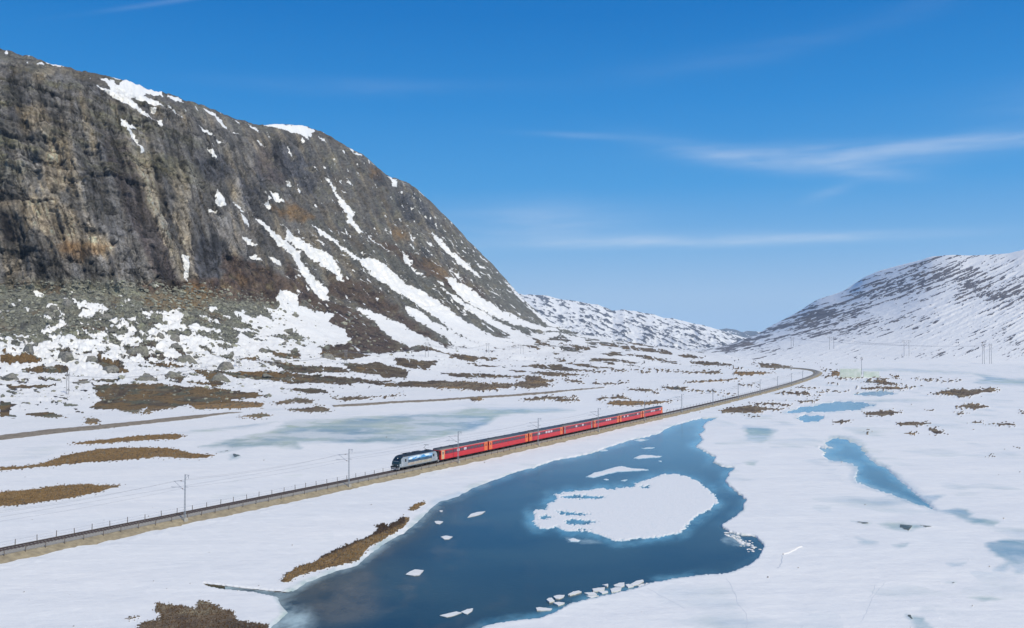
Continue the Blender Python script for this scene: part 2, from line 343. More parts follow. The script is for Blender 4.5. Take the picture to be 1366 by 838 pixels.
# bare ground on the snow-covered floor: (outlines, kind) kinds: g tan grass, h dark heath, k grey rock
BARE = {
 'g': C(*E, [(0,30),(70,35),(130,60),(190,85),(130,95),(0,90)],
        [(200,530),(280,500),(430,470),(560,460),(740,462),(800,473),(860,487),(950,495),(930,505),(860,508),(720,500),(560,515),(400,525),(250,540),(100,555),(0,565),(0,550),(120,545)],
        [(0,660),(120,650),(280,630),(380,625),(470,630),(540,630),(440,660),(300,690),(100,715),(0,722),(-300,760),(-500,740),(-300,690)],
        [(315,445),(420,430),(600,410),(780,398),(825,408),(790,420),(600,430),(400,445)],
        [(840,265),(1040,252),(1180,262),(1170,280),(1040,285),(880,290)], [(110,115),(300,105),(300,130),(150,132)], [(1050,130),(1200,125),(1341,140),(1341,160),(1060,150)]) +
      C(*I_, [(85,535),(110,497),(170,462),(240,445),(280,412),(340,385),(420,352),(500,322),(530,290),(520,278),(555,268),(570,285),(620,250),(645,238),(673,242),(650,280),(600,310),(550,345),(490,370),(440,435),(380,450),(300,470),(220,490),(150,510),(120,535)],
        [(663,207),(690,185),(740,171),(738,180),(700,203),(680,211)]) +
      C(*V_, [(560,522),(640,500),(760,503),(850,508),(980,505),(1000,513),(900,525),(780,535),(640,530)], [(1140,370),(1366,355),(1366,362),(1200,373)]) +
      C(*F_, [(215,187),(400,178),(640,165),(670,168),(420,186)], [(610,112),(700,100),(960,112),(850,122),(650,130)]) +
      C(*W_, [(385,350),(470,352),(490,370),(488,415),(390,415)]),
 'h': C(*H, [(715,562),(745,570),(830,575),(890,592),(910,550),(950,560),(990,572),(1000,590),(1060,600),(1080,640),(1150,655),(1220,660),(1240,700),(600,700),(640,655),(720,640),(735,612),(705,600)],
        [(585,632),(640,622),(630,632),(590,638)]) +
      C(*E, [(430,190),(560,180),(780,190),(960,200),(1100,215),(1210,232),(1050,245),(1000,255),(860,262),(740,290),(690,300),(620,315),(660,285),(600,282),(540,280),(400,290),(500,265),(530,250),(430,225)],
        [(0,258),(50,268),(45,290),(30,318),(0,322)], [(110,310),(230,302),(290,325),(200,325)], [(385,330),(445,333),(440,355),(375,358)],
        [(1065,325),(1160,308),(1230,318),(1160,330)], [(1220,262),(1341,235),(1341,255),(1250,270)], [(400,90),(440,70),(520,95),(580,130),(500,132)],
        [(600,160),(720,165),(690,150),(640,148)], [(0,180),(60,185),(260,180),(200,195),(60,200)], [(860,112),(960,140),(1020,170),(940,172)],
        [(1070,70),(1150,60),(1160,75),(1090,78)], [(1190,30),(1341,40),(1341,70),(1240,62)], [(640,92),(720,85),(850,100),(740,110)]) +
      C(*D_, [(0,500),(60,505),(130,515),(290,520),(280,527),(100,535),(0,530)], [(0,545),(130,550),(290,560),(300,585),(240,580),(130,575),(0,577)],
        [(280,480),(380,500),(450,510),(550,530),(540,550),(440,550),(380,520),(300,505)],
        [(290,555),(450,575),(560,570),(700,562),(860,570),(960,605),(860,612),(760,600),(640,588),(500,592),(440,585),(360,575)],
        [(880,570),(1020,580),(1120,550),(1060,540),(1150,545),(1185,585),(1100,600),(960,585)], [(715,530),(830,540),(1050,540),(1060,550),(840,550),(770,548)],
        [(490,460),(600,480),(690,470),(640,515),(560,512),(500,490)], [(20,600),(120,598),(210,615),(100,620)], [(0,650),(70,640),(130,655),(120,665),(30,662),(0,668)],
        [(210,645),(300,636),(400,636),(380,645),(260,657)], [(5,692),(100,688),(150,676),(195,690),(200,703),(100,708)], [(430,635),(530,627),(450,641)],
        [(1060,650),(1140,635),(1300,635),(1230,645),(1100,653)], [(1212,657),(1240,642),(1310,655),(1230,658)], [(720,440),(950,465),(930,472),(850,468)],
        [(820,490),(960,500),(900,505)], [(1100,525),(1200,523),(1330,538),(1260,543),(1160,537)], [(1000,515),(1090,522),(1040,525)], [(740,452),(900,475),(820,480),(740,465)],
        [(1060,500),(1200,490),(1320,515),(1200,517)], [(820,640),(880,645),(870,655),(830,655)]) +
      C(*V_, [(500,95),(600,105),(750,120),(900,135),(940,150),(860,155),(700,135),(560,115)], [(940,135),(1020,155),(1035,170),(960,160)], [(730,88),(800,95),(860,110),(780,108)],
        [(470,200),(520,208),(600,205),(700,215),(790,228),(780,238),(680,225),(560,218),(475,218)], [(530,170),(640,158),(690,180),(600,185)], [(700,165),(820,180),(1080,225),(1060,235),(900,205),(740,180)],
        [(820,200),(900,190),(980,210),(900,215)], [(200,200),(300,225),(450,245),(520,265),(500,272),(380,250),(270,230)], [(40,245),(200,255),(240,240),(270,262),(390,275),(400,290),(300,288),(180,278),(60,270)],
        [(40,295),(120,300),(220,305),(340,312),(440,322),(320,328),(160,322),(50,308)], [(0,322),(80,325),(150,350),(230,352),(220,365),(150,362),(120,370),(185,400),(100,400),(0,415),(0,400),(80,375),(90,355),(0,350)],
        [(250,350),(380,358),(410,375),(350,370)], [(390,278),(480,285),(580,298),(520,300),(410,288)], [(470,375),(500,362),(520,378),(620,376),(720,375),(640,385),(500,385)], [(600,275),(700,280),(740,290),(640,290)],
        [(780,285),(890,300),(840,305)], [(820,270),(900,280),(1000,290),(1200,296),(1366,300),(1366,306),(1150,303),(960,292)], [(700,425),(760,415),(860,418),(920,425),(880,437),(760,430)], [(880,435),(950,448),(910,447)],
        [(960,400),(1000,405),(1080,405),(1100,395),(1150,425),(1140,435),(1090,425),(960,412)], [(1180,422),(1250,430),(1240,440),(1180,432)], [(1260,430),(1366,436),(1300,440)],
        [(0,490),(80,480),(130,465),(260,468),(370,472),(260,482),(150,490),(60,495)], [(215,500),(250,478),(280,492),(380,490),(370,503),(270,500)], [(515,497),(530,475),(600,475),(660,460),(740,487),(750,495),(640,482),(560,488)],
        [(1170,230),(1220,225),(1366,238),(1240,245)], [(1080,180),(1140,170),(1260,200),(1200,208)], [(150,60),(260,40),(320,70),(220,65)], [(0,35),(60,60),(150,95),(200,130),(120,110)], [(250,100),(400,120),(480,140),(380,140)],
        [(720,243),(800,255),(760,257)], [(560,225),(620,230),(630,245),(580,240)], [(0,100),(90,130),(110,150),(40,130)], [(400,55),(500,75),(440,80)],
        [(190,165),(240,172),(220,180)], [(1000,500),(1040,500),(1020,507)], [(530,262),(620,265),(590,270)]) +
      C(*F_, [(505,425),(560,400),(640,390),(760,375),(850,395),(920,400),(1030,410),(980,422),(870,415),(830,440),(700,440),(530,438)], [(750,355),(820,360),(960,362),(1080,375),(1080,390),(960,375),(800,372)],
        [(970,275),(1060,265),(1160,275),(1240,278),(1230,292),(1080,290)], [(1125,230),(1180,225),(1290,238),(1180,240)], [(1130,348),(1200,340),(1310,338),(1290,350),(1160,353)], [(1210,300),(1330,300),(1260,306)],
        [(650,205),(740,208),(830,210),(820,217),(680,215)], [(525,288),(580,280),(625,285),(590,293)], [(820,35),(960,40),(1060,60),(960,72),(820,62)], [(740,20),(1000,40),(1090,60),(1080,72),(900,50)],
        [(270,30),(340,15),(560,30),(610,50),(420,45),(280,45)], [(0,88),(200,100),(500,98),(480,118),(300,112),(60,98)], [(600,75),(710,62),(640,80)], [(0,10),(120,15),(160,28),(30,20)]) +
      C(*G_, [(635,240),(740,235),(800,238),(760,255),(650,258)], [(780,290),(860,283),(945,290),(900,302),(800,303)], [(835,335),(875,333),(870,342),(845,343)], [(930,320),(960,312),(1005,335),(960,340)],
        [(950,155),(1060,135),(1130,140),(1240,130),(1245,145),(1150,160),(1070,174),(1040,160),(960,160)], [(1050,218),(1130,200),(1210,218),(1140,228)], [(1065,240),(1110,243),(1080,250)], [(1125,288),(1170,280),(1185,292)],
        [(1215,292),(1300,290),(1345,302),(1260,300)], [(490,283),(550,278),(580,280),(540,291),(500,290)], [(600,132),(720,125),(860,130),(800,137),(640,136)], [(630,100),(720,95),(800,118),(700,112)],
        [(620,155),(660,150),(660,158)], [(850,85),(940,92),(1010,100),(940,100)], [(1210,435),(1225,440),(1200,440)], [(1330,398),(1355,400),(1335,403)], [(920,230),(945,232),(925,235)], [(640,330),(665,330),(650,335)],
        [(1350,235),(1380,238),(1360,246)], [(100,255),(150,257),(120,260)], [(690,240),(760,232),(790,238),(720,247)], [(1030,92),(1070,95),(1040,100)], [(770,75),(800,78),(780,82)]) +
      C(*W_, [(290,405),(370,405),(360,425),(300,425)], [(470,440),(600,425),(680,410),(790,420),(780,435),(600,440),(500,452)], [(800,480),(870,455),(950,485),(1080,495),(1250,520),(1366,540),(1240,530),(1100,525),(1000,508),(900,495)],
        [(690,570),(850,575),(1000,565),(1080,545),(1200,560),(1366,570),(1250,590),(1000,585),(800,582)], [(930,430),(1000,435),(1140,460),(1050,468),(1000,455)], [(1180,405),(1250,405),(1280,420),(1200,420)], [(1190,440),(1290,450),(1240,458)],
        [(0,560),(60,552),(170,570),(80,575)], [(0,620),(90,630),(60,650),(0,645)], [(240,620),(380,600),(480,605),(600,605),(400,612)], [(380,505),(450,510),(420,517)], [(700,615),(860,628),(820,640),(720,625)], [(250,335),(450,340),(400,350)]) 
        + C(0, 360, 2, [(510,268),(620,277),(760,279),(930,290),(1050,298),(900,306),(640,293)], [(700,248),(800,254),(930,266),(900,277),(760,271)], [(918,250),(1010,248),(1095,275),(1000,284),(930,268)], [(250,310),(420,306),(560,318),(700,330),(600,345),(520,350),(380,362),(370,385),(300,372),(240,368),(270,350)],
        [(1180,276),(1290,278),(1366,284),(1240,288)], [(1030,305),(1100,298),(1366,306),(1366,316),(1240,322),(1100,312)], [(760,318),(870,322),(880,330)], [(500,300),(600,305),(580,315)], [(60,268),(180,262),(185,278),(90,280)], [(430,285),(500,290),(480,300)],
        [(200,296),(330,292),(300,302)], [(820,200),(930,225),(990,232),(930,240),(850,225)], [(1120,205),(1240,232),(1330,244),(1230,240)]),
 'r': C(*E, [(0,405),(120,390),(250,375),(330,370),(420,362),(600,345),(850,318),(1000,303),(1110,300),(1000,312),(850,335),(600,362),(420,382),(250,398),(120,415),(0,428),(-300,460),(-600,500),(-600,470),(-300,435)]) +
      C(*D_, [(208,676),(340,668),(470,657),(640,649),(830,637),(1000,627),(1200,611),(1341,599),(1430,592),(1430,596),(1341,606),(1200,620),(1000,636),(830,646),(640,658),(470,667),(340,678),(220,683)]),
}

LAKE = [np.array([(352,850),(356,838),(372,826),(383,815),(374,806),(369,798),(379,793),(394,784),(411,774),(447,760),(476,752),(493,737),(514,722),(540,708),(555,696),(572,679),(584,668),(608,662),(631,649),(663,638),(690,628)] +
        [(690+x/3.903, 540+y/3.903) for x, y in [(100,320),(180,290),(370,255),(500,210),(600,180),(700,160),(740,145),(800,110),(880,88),(960,70),(1040,68),(990,85),(965,105),(975,130),(940,152),(968,180),(930,215),(990,250),(1033,270),(1015,298),(1070,320),(1132,325),(1100,355),(1085,395),(1110,425),(1150,460),(1192,490),(1170,550),(1100,600),(1055,625),(1100,655),(1170,675),(1230,680),(1270,710),(1288,745)]] +
        [(690+x/3.903, 700+y/3.903) for x, y in [(1285,110),(1255,170),(1190,215),(1100,248),(960,258),(830,275),(700,298),(590,335),(470,360),(360,385),(270,408),(230,430),(200,450),(120,480),(0,490)]] +
        [(650,832),(630,842),(600,860),(400,900),(352,900)])]
CREEK = C(*H, [(920,466),(1000,474),(1100,487),(1200,497),(1300,508),(1330,500),(1330,530),(1290,538),(1230,524),(1150,507),(1000,492),(950,480)])
PONDS = C(*G_, [(270,242),(310,230),(350,215),(400,212),(450,200),(500,192),(570,188),(640,195),(690,205),(640,215),(620,225),(500,234),(350,238)],
          [(335,262),(365,250),(400,252),(462,252),(430,280),(360,282)],
          [(430,398),(460,402),(500,400),(470,388),(455,375),(490,358),(520,353),(560,362),(625,390),(625,405),(640,420),(660,445),(700,475),(740,490),(770,520),(800,545),(830,570),(860,600),(900,628),(935,660),(960,682),(920,668),(880,655),(800,625),(750,605),(700,590),(650,572),(610,555),(597,540),(612,510),(605,485),(585,472),(560,465),(525,460),(480,455),(455,435),(465,420)],
          [(590,158),(620,150),(720,140),(790,155),(700,163)])
MELT = (C(*E, [(895,455),(1000,430),(1150,400),(1280,360),(1341,345),(1341,465),(1200,455),(1050,465)], [(800,393),(950,375),(1200,350),(1240,345),(1100,372),(900,390)], [(955,487),(1020,470),(1085,463),(1020,480)], [(1010,492),(1060,485),(1090,500),(1040,512)]) +
        C(*D_, [(-10,745),(180,735),(480,715),(720,705),(830,684),(880,688),(1060,685),(1300,694),(1300,699),(1150,706),(960,720),(930,745),(830,790),(600,835),(300,845),(-10,840)]) +
        C(*V_, [(0,550),(100,556),(370,564),(300,572),(120,580),(0,580)]) +
        C(*G_, [(790,180),(880,184),(700,192),(590,184)], [(1130,105),(1180,85),(1130,60),(1300,85),(1420,90),(1420,120),(1160,110)], [(520,45),(800,42),(960,50),(1160,62),(1000,60),(760,50)], [(90,300),(200,310),(240,330),(180,380),(100,370)], [(100,465),(150,465),(130,487)]) +
        C(*M_, [(700,200),(760,193),(820,195),(950,212),(900,220),(840,240),(760,232)], [(585,191),(630,194),(675,197),(650,206)], [(820,80),(1000,70),(960,90),(880,90)], [(980,142),(1060,130),(1110,132),(1130,170),(1250,190),(1230,215),(1130,200),(1050,165)],
          [(1180,290),(1260,272),(1420,272),(1420,420),(1330,430),(1310,390),(1280,420),(1220,415),(1290,370),(1240,350),(1200,320)], [(826,617),(860,620),(910,632),(970,690),(880,690),(850,650)], [(1100,538),(1220,530),(1290,548),(1180,556)], [(1020,468),(1060,468),(1045,475)],
          [(770,300),(840,292),(800,312)], [(600,262),(700,290),(640,295)], [(1010,385),(1100,380),(1050,395)]))
POOLDARK = C(*M_, [(830,616),(850,620),(862,640),(850,636)], [(585,192),(630,195),(675,197),(640,204)], [(890,208),(955,212),(920,219)], [(1030,470),(1060,468),(1045,475)], [(800,205),(860,210),(840,235),(800,220)]) + \
    C(*E, [(955,487),(1020,472),(1020,476)], [(1040,487),(1080,495),(1050,505)]) + C(*K, [(1060,70),(1062,60),(1064,80)]) + C(*G_, [(825,640),(880,655),(850,648)])
ICE = C(*J, [(80,560),(95,545),(145,548),(160,515),(205,490),(190,465),(260,453),(400,438),(455,432),(470,442),(540,430),(605,428),(612,408),(700,380),(760,360),(820,358),(900,375),(960,410),(1020,460),(1055,500),(1000,550),(950,575),(930,590),(880,640),(850,670),(730,695),(640,700),(560,710),(510,715),(460,690),(430,680),(350,660),(250,660),(210,640),(150,648),(110,645),(80,610),(90,585)])
ICEHOLE = C(*J, [(215,478),(300,470),(470,478),(430,492),(330,492),(240,488)], [(200,555),(300,560),(390,572),(330,580),(230,575)], [(240,605),(300,595),(420,610),(360,628),(260,625)], [(120,575),(180,580),(160,600),(110,598)], [(290,640),(380,650),(330,655)], [(620,430),(700,420),(680,440)])
SLUSH = C(*J, [(250,690),(300,700),(420,708),(440,722),(340,722),(270,712)], [(1060,705),(1090,670),(1150,680),(1190,720),(1215,735),(1130,740),(1080,720)])


def sdf_poly(x, y, poly, ky):
    n = len(poly)
    d = np.full(x.shape, 1e9, np.float32)
    inside = np.zeros(x.shape, bool)
    P = poly * np.array([1, ky])
    for i in range(n):
        ax, ay = P[i]; bx, by = P[(i + 1) % n]
        ex, ey = bx - ax, by - ay
        wx, wy = x - ax, y - ay
        L = ex * ex + ey * ey + 1e-9
        t = np.clip((wx * ex + wy * ey) / L, 0, 1)
        q = (wx - t * ex) ** 2 + (wy - t * ey) ** 2
        np.minimum(d, q, out=d)
        c = ((ay <= y) & (by > y)) | ((by <= y) & (ay > y))
        with np.errstate(divide='ignore', invalid='ignore'):
            xi = ax + (y - ay) * ex / (ey if ey != 0 else 1e-9)
        inside ^= c & (x < xi)
    d = np.sqrt(d)
    return np.where(inside, d, -d)


def field(px, py, polys, margin=10.0, ky=1.0, wamp=0.0, wscale=(8, 3), seed=0, F=None):
    """largest signed distance (photo pixels at the reference view) to any outline, edges roughened"""
    px = np.asarray(px, np.float32); py = np.asarray(py, np.float32)
    x = px; y = py * ky
    if wamp:
        x = px + wamp * fbm(px / wscale[0], py / wscale[1], o=3, seed=seed)
        y = (py + wamp * (wscale[1] / wscale[0]) * fbm(px / wscale[0], py / wscale[1], o=3, seed=seed + 31)) * ky
    if F is None:
        F = np.full(px.shape, -margin, np.float32)
    for p in polys:
        lo = p.min(0); hi = p.max(0)
        s = np.nonzero((x > lo[0] - margin) & (x < hi[0] + margin) & (y > lo[1] * ky - margin) & (y < hi[1] * ky + margin))[0]
        if len(s):
            F[s] = np.maximum(F[s], sdf_poly(x[s], y[s], p, ky))
    return F


# ------------------------------------------------------------------ mesh from arrays
def mesh_arrays(name, verts, quads, attrs=None, smooth=True, tri=False):
    me = bpy.data.meshes.new(name)
    k = 3 if tri else 4
    me.vertices.add(len(verts))
    me.vertices.foreach_set('co', np.ascontiguousarray(verts, np.float32).ravel())
    me.loops.add(len(quads) * k)
    me.loops.foreach_set('vertex_index', np.ascontiguousarray(quads, np.int32).ravel())
    me.polygons.add(len(quads))
    me.polygons.foreach_set('loop_start', np.arange(0, len(quads) * k, k, dtype=np.int32))
    me.update(calc_edges=True)
    me.polygons.foreach_set('use_smooth', np.full(len(quads), smooth))
    for an, (kind, arr) in (attrs or {}).items():
        a = me.attributes.new(an, kind, 'POINT')
        if kind == 'FLOAT':
            a.data.foreach_set('value', np.ascontiguousarray(arr, np.float32).ravel())
        else:
            c = np.ones((len(verts), 4), np.float32); c[:, :3] = arr
            a.data.foreach_set('color', c.ravel())
    return me


def link(name, me, mat=None, parent=None, **props):
    o = bpy.data.objects.new(name, me)
    COL.objects.link(o)
    if mat is not None and me is not None:
        if isinstance(mat, (list, tuple)):
            for m_ in mat:
                me.materials.append(m_)
        elif not me.materials:
            me.materials.append(mat)
    if parent is not None:
        o.parent = parent
    for k, v in props.items():
        o[k] = v
    return o


def grid_quads(nr, nc, keep=None):
    i = np.arange(nr - 1)[:, None] * nc + np.arange(nc - 1)[None, :]
    q = np.stack([i, i + nc, i + nc + 1, i + 1], -1).reshape(-1, 4)
    if keep is not None:
        q = q[keep.ravel()]
    return q


# ------------------------------------------------------------------ materials
def mat(name):
    m = bpy.data.materials.new(name)
    m.use_nodes = True
    t = NT(m.node_tree)
    b = m.node_tree.nodes['Principled BSDF']
    return m, t, b


def simple(name, col, rough=0.6, metal=0.0, var=0.15, scale=2.0, bump=0.0, col2=None, spec=0.5):
    m, t, b = mat(name)
    tc = t.new('ShaderNodeTexCoord').outputs['Object']
    n = t.noise(tc, scale, 5, 0.6)
    c2 = col2 or tuple(x * (1 - var * 2) for x in col)
    t.put(b.inputs['Base Color'], t.mix(t.mapr(n, 0.3, 0.7), c2, col))
    b.inputs['Roughness'].default_value = rough
    b.inputs['Metallic'].default_value = metal
    b.inputs['Specular IOR Level'].default_value = spec
    if bump:
        bn = t.new('ShaderNodeBump', i_Strength=bump, i_Distance=0.2)
        t.put(bn.inputs['Height'], n)
        t.put(b.inputs['Normal'], bn.outputs[0])
    return m


SNOWC = (0.80, 0.785, 0.765)


def terrain_mat(name, nscale, ripple=0.0, rockbump=1.0, sharp=7.0, jitter=0.55, bdist=1.0, slab=False):
    """snow laid over bare ground; attribute 'cover' says where the ground is bare, 'bare' its colour, 'melt' wet ice"""
    m, t, b = mat(name)
    pos = t.new('ShaderNodeNewGeometry').outputs['Position']
    cover = t.new('ShaderNodeAttribute', attribute_name='cover').outputs['Fac']
    bare = t.new('ShaderNodeAttribute', attribute_name='bare').outputs['Color']
    melt = t.new('ShaderNodeAttribute', attribute_name='melt').outputs['Fac']
    n_ed = t.noise(pos, nscale, 5, 0.65)
    c = t.m('ADD', cover, t.m('MULTIPLY', t.m('SUBTRACT', n_ed, 0.5), jitter))
    c = t.m('ADD', t.m('MULTIPLY', t.m('SUBTRACT', c, 0.5), sharp), 0.5, clamp=True)
    n_big = t.noise(t.scalev(pos, (1, 2.2, 1)), 0.018, 5, 0.55)
    n_mid = t.noise(t.scalev(pos, (0.5, 1.6, 1)), 0.25, 5, 0.6)
    sn = t.mix(t.mapr(n_big, 0.35, 0.68), (0.755, 0.755, 0.75), SNOWC)
    vr = t.new('ShaderNodeVectorRotate', rotation_type='Z_AXIS')
    t.put(vr.inputs['Vector'], pos); vr.inputs['Angle'].default_value = 0.95
    n_st = t.noise(t.scalev(vr.outputs[0], (0.25, 1.3, 1)), 0.45, 5, 0.65)
    sn = t.mix(t.m('MULTIPLY', t.mapr(n_mid, 0.42, 0.68), 0.55), sn, (0.70, 0.705, 0.71))
    sn = t.mix(t.m('MULTIPLY', t.mapr(n_st, 0.50, 0.75), 0.5), sn, (0.86, 0.845, 0.825))
    n_m = t.noise(t.scalev(pos, (0.35, 1.0, 1)), 0.10, 6, 0.65)
    n_i1 = t.noise(t.scalev(pos, (0.9, 0.5, 1)), 0.03, 5, 0.6)
    n_i2 = t.noise(t.scalev(pos, (0.7, 0.6, 1)), 0.055, 6, 0.68)
    ice = t.mix(t.mapr(n_i1, 0.40, 0.58), (0.22, 0.36, 0.44), (0.44, 0.52, 0.42))
    n_m2 = t.noise(t.scalev(pos, (0.3, 1.0, 1)), 0.045, 5, 0.6)
    ice = t.mix(t.m('MULTIPLY', t.mapr(n_i2, 0.47, 0.58), 0.85), ice, (0.68, 0.71, 0.72))
    mf = t.m('ADD', melt, t.m('MULTIPLY', t.m('ADD', t.m('SUBTRACT', n_m, 0.5), t.m('SUBTRACT', n_i2, 0.5)), 1.7), clamp=True)
    mf = t.m('MULTIPLY', mf, t.m('GREATER_THAN', melt, 0.01))
    sn = t.mix(mf, sn, ice)
    n_r = t.noise(pos, nscale * 1.7, 6, 0.7)
    bb = t.mix(t.mapr(n_r, 0.32, 0.68), t.mix(1.0, (0, 0, 0), bare), bare)
    mul = t.mapr(n_r, 0.3, 0.7, 0.62, 1.35)
    crack = None
    if slab:
        sl = t.new('ShaderNodeAttribute', attribute_name='slab').outputs['Fac']
        sp = t.new('ShaderNodeSeparateXYZ'); t.put(sp.inputs[0], pos)
        le = t.m('ADD', sp.outputs[0], t.m('ADD', t.m('MULTIPLY', sp.outputs[2], 0.34), t.m('MULTIPLY', sp.outputs[1], 0.25)))
        wv_ = t.m('MULTIPLY', t.m('SUBTRACT', t.noise(pos, 0.035, 4, 0.6), 0.5), 22.0)
        wv2 = t.m('MULTIPLY', t.m('SUBTRACT', t.noise(pos, 0.12, 3, 0.6), 0.5), 8.0)
        lines = []
        for (sx_, sz_, wd_, k_) in ((19.0, 52.0, 0.045, 0.75), (8.0, 20.0, 0.05, 0.45)):
            cb = t.new('ShaderNodeCombineXYZ')
            t.put(cb.inputs[0], t.m('DIVIDE', t.m('ADD', le, t.m('ADD', wv_, wv2)), sx_))
            t.put(cb.inputs[1], t.m('DIVIDE', t.m('ADD', t.m('ADD', sp.outputs[2], t.m('MULTIPLY', sp.outputs[0], 0.15)), t.m('ADD', wv_, wv2)), sz_))
            vo = t.new('ShaderNodeTexVoronoi', feature='DISTANCE_TO_EDGE'); vo.inputs['Scale'].default_value = 1.0
            t.put(vo.inputs['Vector'], cb.outputs[0])
            vc = t.new('ShaderNodeTexVoronoi', feature='F1'); vc.inputs['Scale'].default_value = 1.0
            t.put(vc.inputs['Vector'], cb.outputs[0])
            s3 = t.new('ShaderNodeSeparateColor'); t.put(s3.inputs[0], vc.outputs['Color'])
            gate = t.mapr(t.noise(pos, 0.03 if sx_ > 10 else 0.07, 3, 0.6), 0.42, 0.58)
            ln = t.m('MULTIPLY', t.m('MULTIPLY', t.mapr(vo.outputs['Distance'], wd_, 0.0), gate), k_)
            lines.append(ln)
            mul = t.m('MULTIPLY', mul, t.m('ADD', 1.0, t.m('MULTIPLY', t.m('MULTIPLY', t.m('SUBTRACT', s3.outputs[0], 0.5), 0.55 * k_ / 0.6), sl)))
        crack = t.m('MULTIPLY', t.m('ADD', lines[0], lines[1], clamp=True), sl)
        mul = t.m('MULTIPLY', mul, t.m('SUBTRACT', 1.0, t.m('MULTIPLY', crack, 0.85)))
    vm = t.new('ShaderNodeVectorMath', operation='SCALE')
    t.put(vm.inputs[0], bare); t.put(vm.inputs['Scale'], mul)
    t.put(b.inputs['Base Color'], t.mix(c, sn, vm.outputs[0]))
    t.put(b.inputs['Roughness'], t.m('ADD', t.m('MULTIPLY', c, 0.3), t.m('SUBTRACT', 0.62, t.m('MULTIPLY', mf, 0.3))))
    b.inputs['Specular IOR Level'].default_value = 0.25
    hgt = t.m('ADD', t.m('MULTIPLY', t.m('MULTIPLY', n_r, c), rockbump), t.m('MULTIPLY', c, -0.0))
    if crack is not None:
        hgt = t.m('SUBTRACT', hgt, t.m('MULTIPLY', crack, 1.5))
    if ripple:
        rp = t.noise(t.scalev(pos, (0.7, 1.1, 1.0)), 0.5, 5, 0.62)
        rp2 = t.noise(t.scalev(pos, (0.5, 1.0, 1.0)), 0.07, 3, 0.5)
        hgt = t.m('ADD', hgt, t.m('MULTIPLY', t.m('ADD', rp, t.m('MULTIPLY', rp2, 5.0)), t.m('MULTIPLY', t.m('SUBTRACT', 1.0, c), ripple)))
    bn = t.new('ShaderNodeBump', i_Strength=1.0, i_Distance=bdist)
    t.put(bn.inputs['Height'], hgt)
    t.put(b.inputs['Normal'], bn.outputs[0])
    return m


M_FLOOR = terrain_mat('snow_over_ground', 0.55, ripple=0.15, rockbump=0.5, sharp=6, jitter=0.5)
M_MOUNT = terrain_mat('snow_over_cliff_rock', 0.30, ripple=0.10, rockbump=4.0, sharp=6, jitter=0.55, slab=True)
M_HILL = terrain_mat('snow_over_hillside', 0.06, ripple=0.12, rockbump=3.0, sharp=4.5, jitter=0.45)

# ------------------------------------------------------------------ railway line (plan)
TRK_PX = [(-80,748.5),(0,732.5),(120,708.6),(246,684),(360,661),(460,641.5),(583,616.3),(701,591.2),(788,572.5),(880,552.8),(951,536.8),(1014,521.8),(1056,510.5),(1076,504),(1087,499.8),(1092,496.2),(1087,493.2),(1071,491.1),(1050,489.8),(1030,489)]
RAILZ = 1.3
tw = unz([p[0] for p in TRK_PX], [p[1] for p in TRK_PX], RAILZ)[:, :2]
d0 = tw[0] - tw[2]; d0 /= np.linalg.norm(d0)
tw = np.vstack([tw[0] + d0 * 90, tw])
seg = np.r_[0, np.cumsum(np.linalg.norm(np.diff(tw, axis=0), axis=1))]
S = np.arange(0, seg[-1], 2.0)
tx = np.interp(S, seg, tw[:, 0]); ty = np.interp(S, seg, tw[:, 1])
ker = np.exp(-0.5 * (np.arange(-30, 31) * 2.0 / 22.0) ** 2); ker /= ker.sum()


def smooth1(a, k=None):
    k = ker if k is None else k
    n = len(k) // 2
    pre = a[0] + (a[0] - a[1:n + 1])[::-1]; post = a[-1] + (a[-1] - a[-n - 1:-1])[::-1]
    return np.convolve(np.r_[pre, a, post], k, 'valid')


tx = smooth1(tx); ty = smooth1(ty)
TX, TY = tx, ty
tdx = np.gradient(tx); tdy = np.gradient(ty); tl = np.hypot(tdx, tdy); tdx /= tl; tdy /= tl
S = np.r_[0, np.cumsum(np.hypot(np.diff(tx), np.diff(ty)))]


def track(s, off=0.0, z=RAILZ):
    x = np.interp(s, S, TX); y = np.interp(s, S, TY)
    dx = np.interp(s, S, tdx); dy = np.interp(s, S, tdy)
    return np.stack([x + dy * off, y - dx * off, np.zeros_like(x) + z], -1)


def track_s_for_px(px, off, z=RAILZ, smax=None):
    ss = np.arange(60, smax or 1050, 0.25)
    u, v = proj(track(ss, off, z))
    return ss[np.argmin(np.abs(u - px))]


def track_dist(X, Y):
    out = np.full(X.shape, 1e3, np.float32)
    sel = np.nonzero(Y < 1250)[0]
    st = 8
    px_, py_ = TX[::st], TY[::st]
    for a in range(len(px_) - 1):
        ax, ay, bx, by = px_[a], py_[a], px_[a + 1], py_[a + 1]
        s2 = sel[(X[sel] > min(ax, bx) - 30) & (X[sel] < max(ax, bx) + 30) & (Y[sel] > min(ay, by) - 30) & (Y[sel] < max(ay, by) + 30)]
        if not len(s2):
            continue
        ex, ey = bx - ax, by - ay
        t = np.clip(((X[s2] - ax) * ex + (Y[s2] - ay) * ey) / (ex * ex + ey * ey), 0, 1)
        out[s2] = np.minimum(out[s2], np.hypot(X[s2] - ax - t * ex, Y[s2] - ay - t * ey))
    return out


